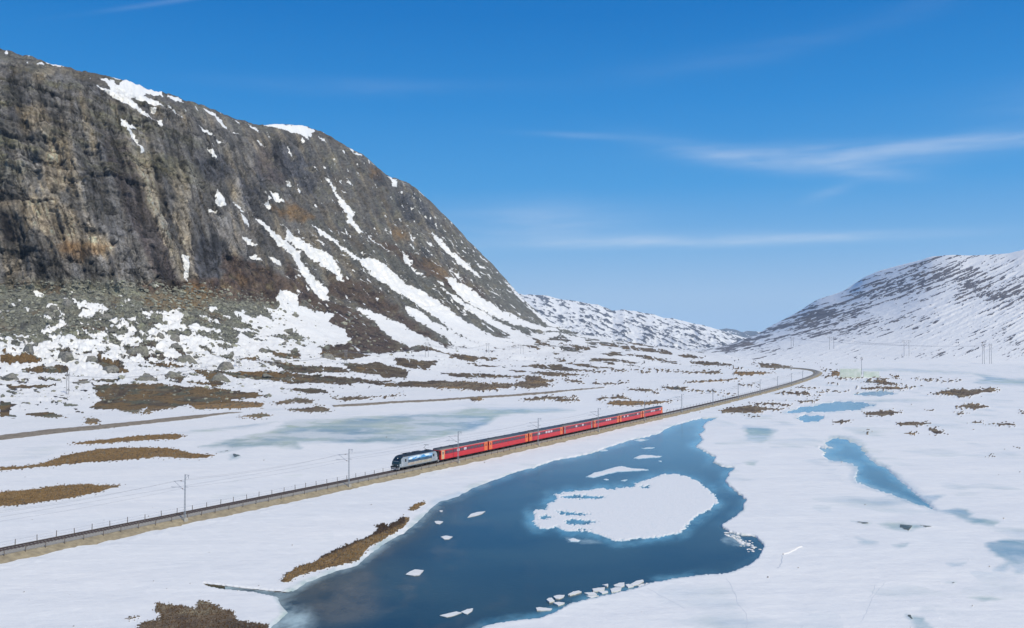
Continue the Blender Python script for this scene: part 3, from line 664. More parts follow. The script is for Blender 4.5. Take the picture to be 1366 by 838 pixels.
# ------------------------------------------------------------------ relief control: forward distance of the slopes
MPX = [-300, 0, 100, 200, 300, 400, 500, 600, 680, 740, 800, 900, 1000, 1060, 1140, 1700]
YB = [575, 560, 552, 545, 538, 530, 520, 510, 502, 497, 492, 487, 488, 487, 486.5, 486.5]
LV = [
    [(500,560),(400,680),(280,720),(130,770),(10,850),(-60,1000)],
    [(490,600),(392,760),(300,790),(190,830),(110,880),(65,980)],
    [(485,640),(392,800),(300,835),(200,880),(135,940),(106,1030)],
    [(482,690),(393,850),(300,900),(215,960),(155,1040),(120,1130)],
    [(480,740),(405,930),(330,1040),(260,1130),(195,1230),(153,1330)],
    [(478,820),(420,1050),(350,1230),(280,1370),(215,1480),(167,1580)],
    [(474,950),(430,1250),(365,1480),(310,1640),(260,1780),(218,1900)],
    [(470,1150),(435,1500),(395,1800),(355,2020),(322,2200),(295,2350)],
    [(466,1400),(447,1750),(430,2100),(410,2400),(393,2600),(378,2780)],
    [(464,1550),(455,1850),(450,2150),(445,2450),(439,2700),(433,3000)],
    [(470,1300),(465,1600),(461,1900),(457,2200),(453,2500),(450,2800)],
    [(481,1330),(476.5,1500),(473,1620),(470.5,1750),(468,1880),(464.5,2050)],
    [(486.5,1228),(485.5,1250),(484.5,1275),(483.5,1305),(482.5,1340),(481.5,1390)],
    [(485,1306),(484,1345),(482,1432),(480,1531),(477,1707),(474,1930)],
    [(485,1306),(484,1345),(482,1432),(480,1531),(477,1707),(474,1930)],
    [(485,1306),(484,1345),(482,1432),(480,1531),(477,1707),(474,1930)]]
RIDGE = [(-300,-60),(-150,10),(0,65),(30,73),(60,83),(100,93),(150,103),(175,110),(200,120),(225,125),(245,133),(270,141),(300,153),(325,162),(345,166.5),(375,166),(400,167),(420,172),(437,180),(450,188),(470,199),(490,211),(507,228),(520,236),(545,243),(560,256),(580,276),(600,294),(620,317),(635,331),(650,347),(665,362),(680,380),(700,402),(720,419),(740,434),(760,443),(800,451),(850,458),(900,464.5),(950,470),(1000,481),(1060,484),(1140,474),(1700,474)]


def sm_cols(a, sig, step):
    n = int(3 * sig / step)
    if n < 1:
        return a
    k = np.exp(-0.5 * (np.arange(-n, n + 1) * step / sig) ** 2); k /= k.sum()
    return smooth1(a, k)


def relief(pxs, rows, mpx, yb, lv, ridge, zbase=0.0, sig=30, lin=True):
    """rows x cols of (px, py, D); row 0 at the foot, last row on the ridge, equal steps of py"""
    step = pxs[1] - pxs[0]
    yb_c = sm_cols(np.interp(pxs, mpx, yb), sig, step)
    nl = len(lv[0])
    PYL = [yb_c]; DL = []
    b = unz(pxs, yb_c, zbase)[:, 1]
    DL.append(b)
    rd = sm_cols(np.interp(pxs, [r[0] for r in ridge], [r[1] for r in ridge]), 4, step)
    for k in range(nl):
        PYL.append(sm_cols(np.interp(pxs, mpx, [l[k][0] for l in lv]), sig, step))
        DL.append(sm_cols(np.interp(pxs, mpx, [l[k][1] for l in lv]), sig, step))
    PYL[-1] = rd
    PYL = np.array(PYL); DL = np.array(DL)
    for k in range(1, nl + 1):
        PYL[k] = np.minimum(PYL[k], PYL[k - 1] - 0.15)
        DL[k] = np.maximum(DL[k], DL[k - 1] + 5)
    t = np.linspace(0, 1, rows)
    PY = PYL[0][None] + (PYL[-1] - PYL[0])[None] * t[:, None]
    DD = np.empty_like(PY)
    for c in range(len(pxs)):
        DD[:, c] = np.interp(-PY[:, c], -PYL[:, c], DL[:, c])
    k = max(3, rows // 16) | 1
    pad = np.pad(DD, ((k // 2, k // 2), (0, 0)), mode='reflect', reflect_type='odd')
    cs = np.cumsum(np.vstack([np.zeros((1, DD.shape[1])), pad]), 0)
    DD = (cs[k:] - cs[:-k]) / k
    return np.broadcast_to(pxs[None], PY.shape), PY, DD, PYL, DL


# ================================================================== GROUND SHEET (valley floor)
def pond_soft(px, py):
    return (px > 1045) * (py > 575) * sstep(px - (1110 + (py - 600) * 1.1) + 14 * fbm(px / 9, py / 5, o=2, seed=12), -4, 8)


def floor_height(X, Y, px, py, lake, ponds, creek, cov, td):
    und_ = 0.55 * fbm(X / 70, Y / 110, o=3, seed=3) + 0.10 * fbm(X / 9, Y / 14, o=3, seed=9)
    far = sstep(Y, 250, 700)
    und_ = und_ * (0.5 + 1.4 * far)
    hole = np.maximum(lake, ponds)
    w_shore = sstep(-hole, 0.0, 22.0)
    w_trk = sstep(td, 4.0, 22.0)
    z = np.maximum(und_ * w_shore * w_trk, -0.10)
    z = z + (0.2 + 0.15 * far) * cov * (0.6 + 0.8 * fbm(X / 2.5, Y / 3.5, o=3, seed=5)) * (1 + 2.2 * far) * w_trk
    soft = sstep(px, 760, 640) * (py > 600) + 0.9 * (pond_soft(px, py))
    z = z - 0.7 * sstep(hole, -0.4, 0.8) * (1 - soft) - 0.55 * sstep(hole, -4.5, 8.0) * soft
    z = z - 0.35 * sstep(creek, -1.0, 1.0)
    near = (td < 9)
    z = z + (near * 0.10 * fbm(X / 1.6, Y / 1.6, o=2, seed=8) + near * 0.22 * fbm(X / 7, Y / 7, o=3, seed=10))
    return z


pxs = np.arange(-300, 1700, 1.35)
ybc = sm_cols(np.interp(pxs, MPX, YB), 30, 1.35)
tt = np.linspace(0, 1, 300) ** 1.15
extra = np.array([880, 905, 950, 1050, 1250, 1700.0])
PYF = np.vstack([ybc[None] + (862 - ybc)[None] * tt[:, None], np.repeat(extra[:, None], len(pxs), 1)])
PXF = np.broadcast_to(pxs[None], PYF.shape)
nrF, ncF = PYF.shape
fx, fy = PXF.ravel().astype(np.float32), PYF.ravel().astype(np.float32)
P = unz(fx, fy, 0.0)
X, Y = P[:, 0], P[:, 1]
lakeF = field(fx, fy, LAKE, 24, 1.8, 3.0, (12, 5), 2)
lakeF = lakeF + 1.6 * fbm(fx / 4.5, fy / 2.2, o=3, seed=6) * sstep(fx, 560, 700)
pondF = field(fx, fy, PONDS, 18, 1.8, 5.0, (9, 3), 4)
pondF = pondF + 2.4 * fbm(fx / 5, fy / 2.4, o=4, seed=7)
creekF = field(fx, fy, CREEK, 8, 1.8, 1.5, (7, 3), 5)
gF = field(fx, fy, BARE['g'], 8, 2.0, 3.5, (9, 3), 21)
hF = field(fx, fy, BARE['h'], 8, 2.0, 6.0, (9, 2.6), 22)
gF = gF + 2.4 * fbm(fx / 5, fy / 2.4, o=4, seed=26, g=0.6)
hF = hF + 5.0 * fbm(fx / 5.5, fy / 2.4, o=5, seed=27, g=0.65) * (hF > -7)
rF = field(fx, fy, BARE['r'], 8, 2.0, 1.6, (12, 4), 23)
meltF = field(fx, fy, MELT, 12, 1.8, 7.0, (16, 4), 24)
darkF = field(fx, fy, POOLDARK, 6, 1.8, 2.0, (8, 3), 25)
td = track_dist(X, Y)


def bare_colour(px, py, X, Y, g, h, r):
    n = len(px)
    c = np.zeros((n, 3), np.float32) + np.array((0.165, 0.122, 0.082), np.float32)
    n1_ = fbm(X / 14, Y / 20, o=4, seed=41); n2_ = fbm(X / 3, Y / 4, o=3, seed=42)
    c = mixc(c, (0.078, 0.058, 0.048), sstep(n1_ + 0.5 * n2_, 0.05, 0.55))
    c = mixc(c, (0.27, 0.225, 0.145), sstep(-n1_ + 0.6 * n2_, 0.0, 0.45) * 0.9)
    c = mixc(c, (0.29, 0.19, 0.085), sstep(fbm(X / 20, Y / 26, o=3, seed=44) + 0.3 * sstep(px, 430, 330) * (py < 600), 0.12, 0.36) * 0.85)
    c = mixc(c, (0.17, 0.175, 0.125), sstep(fbm(X / 11, Y / 24, o=4, seed=46, g=0.6), 0.02, 0.3) * sstep(px, 520, 430) * (py < 565) * 0.9)
    c = mixc(c, (0.06, 0.045, 0.04), sstep(fbm(X / 6, Y / 16, o=4, seed=47, g=0.6), 0.12, 0.4) * 0.7)
    tan = np.zeros((n, 3), np.float32) + np.array((0.27, 0.165, 0.068), np.float32)
    tan = mixc(tan, (0.13, 0.085, 0.04), sstep(n2_ + n1_ * 0.6, 0.0, 0.6) * 0.8)
    tan = mixc(tan, (0.34, 0.25, 0.14), sstep(-n2_, 0.1, 0.6) * 0.5)
    rd = np.zeros((n, 3), np.float32) + np.array((0.28, 0.235, 0.18), np.float32)
    rd = mixc(rd, (0.15, 0.12, 0.085), sstep(n2_, -0.1, 0.5) * 0.6)
    wg = (g > h) & (g > r); wr = (r > h) & (r >= g)
    c[wg] = tan[wg]; c[wr] = rd[wr]
    return c


# small heath specks that thin out away from the traced patches
spk = fbm(fx / 10, fy / 1.9, o=4, seed=61)
dens = sstep(fy, 560, 470) * sstep(fx, 1200, 500) * 0.9 + 0.28 * sstep(fx, 1040, 1120) * sstep(fy, 570, 500) + 0.65 * sstep(fx, 640, 760) * sstep(fy, 520, 480) * sstep(fx, 1070, 980)
spkF = (spk - (0.62 - 0.22 * dens)) * 14
spkF = np.where((dens > 0.05) & (meltF < -3) & (td > 9), spkF, -8)
# specks of heath blown along the edges of the near patches
edge = fbm(fx / 3.5, fy / 1.6, o=3, seed=62)
edF = np.where((np.maximum(hF, gF) > -7.5) & (lakeF < -3), (edge - 0.04) * 17 + 1.0 * np.maximum(hF, gF), -8)
hF2 = np.maximum(np.maximum(hF, spkF), edF)
hF2 = hF2 - 0.7
exF = np.maximum(np.maximum(gF, hF2), rF)
cov = np.clip(0.5 + exF / 3.0, 0, 1)
crk = np.clip(0.5 + creekF / 2.0, 0, 1)
bare = bare_colour(fx, fy, X, Y, gF, hF2, rF)
# dark upper fringe of the reed bank by the lake
bankdark = ((fx > 400) & (fx < 540) & (fy > 690) & (fy < 770))
bline = sstep((760 - (fx - 400) * 0.42) - fy, 0, 6) * bankdark
bare = mixc(bare, (0.05, 0.036, 0.032), bline * 0.85)
bare = mixc(bare, (0.055, 0.06, 0.035), crk)
cov = np.maximum(cov, crk)
cov = np.maximum(cov, np.clip(0.5 + darkF / 2.0, 0, 1) * 0.9)
bare = mixc(bare, (0.10, 0.15, 0.17), np.clip(0.5 + darkF / 2.0, 0, 1) * (darkF > exF))
melt = np.clip(0.35 + meltF / 9.0, 0, 1) * 0.95
# wide, barely blue wet patches of the lake ice
wet = sstep(fbm(X / 22, Y / 40, o=3, seed=71), 0.12, 0.5) * sstep(fx, 860, 980) * 0.30 + sstep(fbm(X / 30, Y / 60, o=3, seed=72), 0.25, 0.6) * 0.10
melt = np.maximum(melt, wet)
melt = np.maximum(melt, 0.6 * sstep(pondF, -12, 1) * (fx > 1105) * (fy > 580))
# ice thins towards open water
melt = np.maximum(melt, 0.42 * sstep(np.maximum(lakeF, pondF), -5.0, 0.0) * (fbm(fx / 14, fy / 8, o=2, seed=73) > -0.1))
melt = np.maximum(melt, 0.75 * sstep(lakeF, -9.0, 1.0) * sstep(fx, 720, 600) * sstep(fbm(fx / 22, fy / 10, o=2, seed=74), -0.45, 0.1))
cov = np.where((np.maximum(lakeF, pondF) > 1.2), 0, cov)
Z = floor_height(X, Y, fx, fy, lakeF, pondF, creekF, np.where(crk > 0.4, 0, cov), td)
ZF = Z.reshape(nrF, ncF)
# blend the upper rows into the mountain foot (z=0 there)
fade = np.ones(nrF); fade[:8] = np.linspace(0, 1, 8)
ZF = ZF * fade[:, None]
VF = np.stack([X, Y, ZF.ravel()], -1)
me = mesh_arrays('snow_field', VF, grid_quads(nrF, ncF)[:, ::-1], {'cover': ('FLOAT', cov), 'bare': ('FLOAT_COLOR', bare), 'melt': ('FLOAT', melt)})
link('snow_field', me, M_FLOOR, kind='structure', label='snow covered valley floor with bare brown patches')

# ================================================================== CLIFF MOUNTAIN
mp = pxs[pxs < 1120]
mp = mp
nR = 400
PX, PY, DD, PYL, DL = relief(mp, nR, MPX, YB, LV, RIDGE)
tR = np.linspace(0, 1, nR)[:, None] + 0 * PX
PM = und(PX.ravel(), PY.ravel(), DD.ravel())
X, Y, Z = PM[:, 0].astype(np.float32), PM[:, 1].astype(np.float32), PM[:, 2].astype(np.float32)
mx, my, mt = PX.ravel().astype(np.float32), PY.ravel().astype(np.float32), tR.ravel()
foot_y = np.interp(mx, mp, PYL[2])          # foot of the cliff
mid_y = np.interp(mx, mp, PYL[1])
ridge_y = np.interp(mx, mp, PYL[-1])
# how cliff-like: 1 on the face, 0 on the talus
cliff = sstep(foot_y + 4 - my, 0, 14) * sstep(mx, 470, 250) * sstep(my - ridge_y, 0, 30)
rocky = sstep(foot_y - my, 0, 25) * sstep(mx, 760, 600)
OUT = C(*CC, [(20,170),(60,160),(120,230),(150,300),(120,375),(60,330),(20,250)], [(500,340),(560,370),(590,500),(540,480),(505,420)], [(390,240),(440,280),(445,335),(400,310)], [(600,600),(650,640),(670,690),(620,660)], [(560,330),(640,440),(700,540),(640,500)], [(0,170),(20,180),(10,260),(0,270)]) + \
    C(*A, [(1210,500),(1341,520),(1341,680),(1280,660),(1230,560)], [(1150,640),(1190,650),(1170,720),(1140,700)], [(1060,660),(1160,740),(1150,838),(1080,760)], [(850,600),(1000,560),(1040,650),(960,700)]) + \
    C(*B, [(860,260),(1000,240),(1060,360),(1000,480),(930,460),(860,380)], [(1100,330),(1220,380),(1240,440),(1120,400)])
outF = field(mx, my, OUT, 14, 1, 6, (12, 12), 80)
outc = sstep(outF, -6, 5)
# fissures, traced as thin dark wedges in the face
FIS = C(*A, [(684,600),(696,620),(716,720),(736,838),(722,838),(694,720)], [(484,480),(496,480),(552,600),(590,700),(600,740),(560,690)], [(560,600),(575,600),(625,720),(640,838),(628,838),(600,740)], [(440,540),(446,540),(470,640),(462,650)], [(1215,520),(1230,530),(1245,620),(1225,600)]) + \
    C(*B, [(700,0),(715,10),(760,120),(790,200),(830,300),(815,310),(770,200),(730,110)], [(606,90),(640,120),(672,200),(690,250),(640,240),(612,160)], [(660,270),(690,280),(720,350),(800,470),(780,476),(700,380)], [(735,130),(745,135),(800,260),(790,262)], [(330,130),(350,150),(375,250),(365,270),(340,190)], [(380,195),(430,200),(475,208),(470,222),(400,222)],
      [(0,290),(60,285),(165,290),(160,310),(80,320),(20,315)], [(10,130),(40,150),(70,230),(40,250)], [(70,140),(85,160),(120,250),(110,260)], [(270,170),(280,200),(290,245),(280,245)], [(170,350),(200,380),(220,430),(205,425)], [(0,20),(90,60),(230,75),(245,60),(240,80),(150,82),(60,70)], [(490,250),(520,262),(500,272)]) + \
    C(*A, [(340,680),(400,650),(420,655),(360,690)], [(0,418),(110,425),(120,435),(0,430)], [(0,480),(120,492),(200,520),(0,492)], [(60,580),(150,590),(160,605),(60,595)], [(210,590),(290,600),(285,610),(210,598)], [(300,455),(420,480),(300,462)],
      [(60,250),(200,290),(320,345),(180,300),(60,262)], [(200,350),(420,420),(330,395),(200,362)], [(20,530),(120,545),(20,538)])
fisF = field(mx, my, FIS, 5, 1, 3.5, (7, 7), 81)
fis = sstep(fisF, -1.6, 1.2)
# strata and joints
lean = X + 0.34 * Z + 0.25 * Y
col1 = fbm(lean / 26, Z / 150, o=4, seed=83, ridged=True, g=0.6)
col2 = fbm(lean / 7.5, Z / 60, Y / 60, o=3, seed=84)
strat = Z + 0.22 * X + 3 * fbm(X / 60, Z / 30, o=2, seed=88)
led = fbm(X / 110, strat / 9.5, o=3, seed=85, ridged=True, g=0.6)
blk = fbm(X / 24, Y / 24, Z / 17, o=5, seed=86, ridged=True, g=0.56)
big = fbm(X / 150, Y / 150, Z / 120, o=3, seed=87)
fine = fbm(X / 8, Y / 8, Z / 5, o=4, seed=89, g=0.62)
topm = sstep(foot_y - my, 80, 190) * sstep(mx, 330, 200)          # strata show in the upper face
pxm = DD.ravel() / FPX                                              # metres per photo pixel
mid = sstep(mx, 260, 420) * rocky
stp = fbm(lean / 24, Z / 36, Y / 70, o=4, seed=94, g=0.55)
blockn = np.floor(stp * 9) / 9
stp2 = fbm(lean / 9, Z / 20, Y / 40, o=3, seed=95)
blockn2 = np.floor(stp2 * 6) / 6
crA = sstep(np.abs(fbm(lean / 15, Z / 75, Y / 90, o=4, seed=96)), 0.055, 0.0)
crB = sstep(np.abs(fbm(X / 85 + Y / 85, strat / 8.5, o=4, seed=97)), 0.05, 0.0) * sstep(fbm(X / 40, Z / 25, o=2, seed=98), -0.1, 0.25)
crk3 = np.maximum(crA * 0.8, crB)
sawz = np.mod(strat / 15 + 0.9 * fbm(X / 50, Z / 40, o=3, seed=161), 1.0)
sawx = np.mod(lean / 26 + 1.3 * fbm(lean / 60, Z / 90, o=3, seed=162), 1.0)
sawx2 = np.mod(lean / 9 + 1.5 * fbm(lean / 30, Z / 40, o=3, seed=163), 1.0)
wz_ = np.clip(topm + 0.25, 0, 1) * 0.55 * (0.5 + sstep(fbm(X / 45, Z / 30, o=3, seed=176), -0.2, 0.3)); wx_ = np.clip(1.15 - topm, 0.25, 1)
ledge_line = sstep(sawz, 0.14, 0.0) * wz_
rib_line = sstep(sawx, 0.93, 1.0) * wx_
disp = cliff * (5.5 * (1 - sawz) * wz_ + 7.5 * sawx * wx_ + 2.6 * sawx2) + cliff * (15 * blockn + 2.0 * blockn2 - 3.0 * crk3) + cliff * (14 * big + 8 * col1 + 2.5 * col2 + (1.5 + 4.0 * topm) * led + 1.2 * blk + 0.9 * fine + 0.8 * fbm(X / 3, Y / 5, Z / 3.5, o=2, seed=99))
disp += (1 - cliff) * rocky * (9 * blockn + 4 * blockn2 - 1.5 * crk3)
disp += (1 - cliff) * rocky * (14 * big * sstep(my - ridge_y, 0, 40) + 6.0 * blk + 3.0 * fine + 2.5 * col2)
disp += outc * (5 * col2 + 5 * blk - 6)
disp += -6.5 * fis * (cliff + outc * 0.5) * (0.6 + 0.8 * stp2)
disp += (1 - cliff) * rocky * 1.9 * pxm * fbm(mx / 5, my / 3.4, o=4, seed=129, g=0.65)
# talus: blocky boulders, gullies lower right
talus = (1 - rocky) * sstep(YB[0] * 0 + np.interp(mx, MPX, YB) - my, 0, 25) * sstep(mx, 900, 700)
blocks = fbm(X / 9, Y / 9, Z / 7, o=4, seed=90, ridged=True, g=0.6)
tal_amp = talus * (1.8 + 4.6 * sstep(mx, 430, 200) * sstep(my, 378, 420) * sstep(my, 510, 480))
dzt = tal_amp * (0.7 * blocks + 0.5 * fine) + talus * 4 * fbm(X / 60, Y / 80, o=3, seed=91) * sstep(my, 530, 480)
hum = sstep(mx, 640, 720) * sstep(mt, 0.05, 0.3) * 2.5 * fbm(X / 50, Y / 90, o=4, seed=92) * sstep(mx, 1100, 1000)
base_w = sstep(mt, 0.0, 0.02 + 0.1 * sstep(mx, 640, 760))
rid_w = 1 - 0.75 * sstep(mt, 0.93, 1.0)
dirx, diry = 0.42, -0.90
X2 = X + dirx * disp * base_w * rid_w
Y2 = Y + diry * disp * base_w * rid_w
Z2 = Z + (0.22 * disp * rid_w + dzt + hum) * base_w + base_w * sstep(mt, 0.90, 1.0) * (1.2 + 2.6 * pxm) * fbm(mx / 13, my * 0, o=4, seed=93, g=0.6) * sstep(mx, 790, 700)

# --- colours of the rock
n = len(mx)
na = fbm(lean / 16, Z / 90, o=4, seed=101); nb = fbm(X / 18, Z / 14, Y / 18, o=5, seed=102, g=0.6); nc = fbm(lean / 5, Z / 45, o=4, seed=103)
rock = np.zeros((n, 3), np.float32) + np.array((0.175, 0.168, 0.162), np.float32)
rock = mixc(rock, (0.37, 0.315, 0.235), sstep(na + 0.4 * nc, 0.0, 0.5) * 0.9)
rock = mixc(rock, (0.085, 0.085, 0.095), sstep(-na + 0.5 * nb, 0.05, 0.55) * 0.85)
rock = mixc(rock, (0.035, 0.035, 0.045), sstep(nc - 0.3 * na, 0.22, 0.6) * 0.7)
BEIGE = C(*B, [(60,80),(180,60),(330,120),(350,200),(380,260),(300,260),(120,200)], [(380,260),(400,210),(480,220),(500,290),(470,330),(400,310)], [(0,60),(80,90),(60,110),(0,90)]) + C(*A, [(200,560),(270,470),(300,480),(330,620),(340,740),(200,730)], [(80,370),(200,360),(220,480),(110,470)], [(600,600),(640,560),(700,690),(740,838),(680,838),(640,720)], [(100,780),(230,740),(300,838),(60,838)])
GREY = C(*B, [(380,0),(560,0),(600,120),(600,230),(520,260),(400,180),(360,80)], [(150,300),(330,330),(380,440),(280,440),(180,400)], [(560,290),(620,330),(600,460),(520,450)]) + C(*A, [(380,560),(560,560),(560,838),(380,838)])
bei = sstep(field(mx, my, BEIGE, 14, 1, 8, (14, 14), 104), -8, 6)
gre = sstep(field(mx, my, GREY, 14, 1, 8, (14, 14), 105), -8, 6)
rock = mixc(rock, (0.46, 0.38, 0.27), bei * (0.62 + 0.5 * nb))
rock = mixc(rock, (0.155, 0.155, 0.162), gre * 0.7)
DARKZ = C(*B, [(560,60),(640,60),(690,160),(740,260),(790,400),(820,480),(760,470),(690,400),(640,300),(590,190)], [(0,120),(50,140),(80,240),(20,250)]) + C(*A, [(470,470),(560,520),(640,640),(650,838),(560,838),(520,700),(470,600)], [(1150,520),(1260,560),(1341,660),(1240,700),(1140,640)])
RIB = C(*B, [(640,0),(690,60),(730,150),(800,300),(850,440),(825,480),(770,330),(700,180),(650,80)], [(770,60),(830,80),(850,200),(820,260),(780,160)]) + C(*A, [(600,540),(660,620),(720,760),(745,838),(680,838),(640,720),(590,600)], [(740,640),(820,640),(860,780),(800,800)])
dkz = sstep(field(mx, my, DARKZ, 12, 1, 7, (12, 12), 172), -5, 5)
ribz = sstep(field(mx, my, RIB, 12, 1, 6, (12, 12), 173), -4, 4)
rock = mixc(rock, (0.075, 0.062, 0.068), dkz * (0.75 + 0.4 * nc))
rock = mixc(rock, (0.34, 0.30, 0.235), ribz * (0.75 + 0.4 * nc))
# moss and dead grass on ledges
moss = sstep(led + 0.7 * nb - 0.25, 0.0, 0.5) * topm + 0.55 * sstep(nb, 0.05, 0.5) * (1 - cliff)
moss = np.clip(moss, 0, 1) * rocky
rock = mixc(rock, (0.19, 0.185, 0.115), moss * sstep(fbm(X / 40, Z / 30, o=3, seed=106), -0.2, 0.4) * 0.8)
brn = fbm(X / 55, Y / 55, Z / 40, o=5, seed=107, g=0.58)
rock = mixc(rock, (0.155, 0.130, 0.102), np.clip(sstep(brn + 0.3 * nb, -0.15, 0.45), 0, 1) * (1 - cliff * 0.85) * (1 - outc) * rocky * 0.9)
rock = mixc(rock, (0.225, 0.215, 0.165), sstep(-brn + 0.45 * nb, 0.0, 0.5) * (1 - cliff) * (1 - outc) * rocky * 0.75)
rock = mixc(rock, (0.055, 0.05, 0.048), sstep(fbm(X / 12, Y / 16, Z / 8, o=4, seed=118, g=0.6), 0.12, 0.45) * (1 - cliff * 0.6) * rocky * 0.7)
rock = mixc(rock, (0.09, 0.093, 0.11), outc * 0.8)
rock = mixc(rock, (0.022, 0.022, 0.028), outc * sstep(nc, 0.05, 0.4) * 0.7)
# grey-green lichen on the block field and scree
scr = np.zeros((n, 3), np.float32) + np.array((0.175, 0.175, 0.145), np.float32)
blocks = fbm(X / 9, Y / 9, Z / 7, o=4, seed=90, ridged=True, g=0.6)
scr = mixc(scr, (0.27, 0.275, 0.19), sstep(fbm(X / 14, Y / 14, Z / 9, o=4, seed=108), 0.0, 0.5) * 0.8)
scr = mixc(scr, (0.12, 0.075, 0.045), sstep(fbm(X / 30, Y / 30, Z / 14, o=4, seed=109), 0.12, 0.4) * 0.7)
scr = mixc(scr, (0.06, 0.06, 0.06), sstep(fine, 0.0, 0.35) * 0.8)
scr = mixc(scr, (0.035, 0.035, 0.035), sstep(-blocks, 0.05, 0.4) * 0.7)  # crevices between the blocks: their shade is put into the colour
scr = 1.45 * scr * (1 + 0.6 * fbm(X / 3, Y / 3, Z / 2.4, o=3, seed=125, g=0.65))[:, None]
scr = mixc(scr, (0.145, 0.145, 0.135), sstep(mx, 420, 560) * 0.55)
HEATH = C(*Q_, [(0,180),(60,260),(160,310),(260,330),(420,440),(560,560),(700,660),(860,770),(1000,838),(820,838),(640,740),(500,620),(380,560),(240,500),(120,440),(0,400)], [(0,470),(160,500),(200,560),(330,620),(380,690),(560,790),(640,838),(0,838)], [(300,0),(480,40),(640,120),(760,200),(860,290),(1000,400),(1080,470),(980,430),(840,330),(700,250),(560,150),(400,80)]) + \
    C(*B, [(1000,300),(1200,360),(1341,470),(1341,540),(1240,520),(1100,520),(960,520),(860,480),(760,470),(620,470),(640,440),(840,420),(1000,420)]) + C(*D_, [(0,20),(60,90),(110,150),(200,210),(330,270),(400,330),(500,400),(620,440),(700,470),(500,470),(400,450),(300,390),(200,300),(120,240),(60,180),(0,150)], [(820,345),(960,380),(1050,430),(960,425),(860,380)], [(740,60),(850,150),(900,200),(860,190),(760,110)])
hth = sstep(field(mx, my, HEATH, 14, 1, 10, (14, 10), 110), -5, 4)
htc = np.zeros((n, 3), np.float32) + np.array((0.135, 0.097, 0.075), np.float32)
htc = mixc(htc, (0.062, 0.045, 0.043), sstep(fbm(X / 16, Y / 22, o=4, seed=111), -0.05, 0.35))
htc = mixc(htc, (0.21, 0.175, 0.11), sstep(fbm(X / 12, Y / 18, o=4, seed=112), 0.15, 0.5) * 0.8)
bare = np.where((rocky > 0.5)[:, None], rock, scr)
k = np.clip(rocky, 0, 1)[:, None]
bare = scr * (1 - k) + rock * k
bare = mixc(bare, (0.15, 0.152, 0.135), sstep(field(mx, my, C(*CC, [(-60,440),(110,520),(240,620),(400,760),(560,880),(700,900),(620,840),(460,700),(340,640),(240,560),(120,470),(0,420)], [(300,640),(420,660),(520,740),(700,838),(900,960),(1100,1000),(1150,980),(1000,900),(860,838),(700,745),(600,640),(450,560)], [(700,520),(880,640),(1060,838),(1150,900),(1000,880),(860,760),(760,660)]), 14, 1, 8, (14, 10), 113), -6, 5) * 0.6)
low = sstep(my - mid_y, -28, -5)
hth = np.maximum(hth, low * sstep(fbm(X / 30, Y / 60, o=3, seed=114), -0.15, 0.2))
bare = bare * (1 - hth[:, None]) + htc * hth[:, None]
TAN = C(*B, [(830,430),(880,440),(960,520),(900,560),(800,560),(640,540),(620,500),(700,480),(820,490)], [(1200,90),(1290,100),(1341,150),(1250,140)], [(850,440),(900,470),(950,520),(860,500)], [(280,250),(500,270),(470,300),(350,350),(250,290)], [(1060,390),(1110,420),(1080,450)], [(0,20),(5,22),(3,25)]) + C(*CC, [(0,400),(60,420),(130,470),(80,500),(0,480)], [(470,510),(530,530),(560,570),(500,570)], [(600,640),(720,700),(760,760),(680,740)], [(760,620),(830,690),(780,660)], [(370,230),(420,260),(430,300),(380,280)])
bare = mixc(bare, (0.27, 0.235, 0.16), sstep(fbm(mx / 24, my / 12, o=4, seed=171, g=0.6), 0.10, 0.45) * (1 - cliff) * 0.5)
tanm = sstep(field(mx, my, TAN, 14, 1, 8, (12, 10), 115), -5, 5)
bare = mixc(bare, (0.26, 0.155, 0.065), tanm * (0.62 + 0.5 * nb))
shade_v = 0.62 + 0.55 * (np.mod(np.floor(stp * 9) * 0.618 + np.floor(stp2 * 6) * 0.37, 1.0)) + 0.35 * nb
bare = bare * (1 + (shade_v - 0.95) * np.clip(rocky, 0, 1) * (0.35 + 0.5 * cliff))[:, None].astype(np.float32)
hf1 = fbm(lean / 2.6, Z / 7.0, Y / 9, o=3, seed=124, g=0.65)
bare = bare * (1 + 0.40 * hf1 * rocky)[:, None] * (1 + 0.36 * cliff)[:, None]
stn = fbm(lean / 4.5, Z / 130, Y / 80, o=3, seed=174, g=0.6)
stn2 = fbm(lean / 13, Z / 200, Y / 90, o=2, seed=175)
bare = bare * (1 + (0.75 * stn + 0.6 * stn2) * cliff)[:, None]
bare = bare * (1 + cliff[:, None] * np.array([0.02, 0.0, -0.01], np.float32))
pxn = fbm(mx / 3.2, my / 2.3, o=3, seed=130, g=0.65)
bare = bare * (1 + 0.75 * pxn * (1 - 0.6 * cliff))[:, None]
bare = np.clip(bare, 0.008, 0.55)
bare = mixc(bare, (0.022, 0.021, 0.025), crk3 * rocky * (0.5 + 0.45 * cliff))
bare = mixc(bare, (0.17, 0.15, 0.075), sstep(sawz, 0.30, 0.10) * sstep(sawz, 0.02, 0.08) * wz_ * cliff * 0.55 * sstep(nb, -0.3, 0.2))
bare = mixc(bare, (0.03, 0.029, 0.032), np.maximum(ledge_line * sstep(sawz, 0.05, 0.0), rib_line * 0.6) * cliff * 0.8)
bare = mixc(bare, (0.016, 0.016, 0.02), fis * 0.6 * (0.4 + 0.9 * sstep(stp2, -0.3, 0.3)))
# --- snow on it
snowF = field(mx, my, SNOW_M, 12, 1.0, 3.4, (8, 6), 120)
snowF = snowF + 1.5 * fbm(mx / 4, my / 3, o=3, seed=119)
speck = fbm(mx / 7, my / 4, o=4, seed=121)
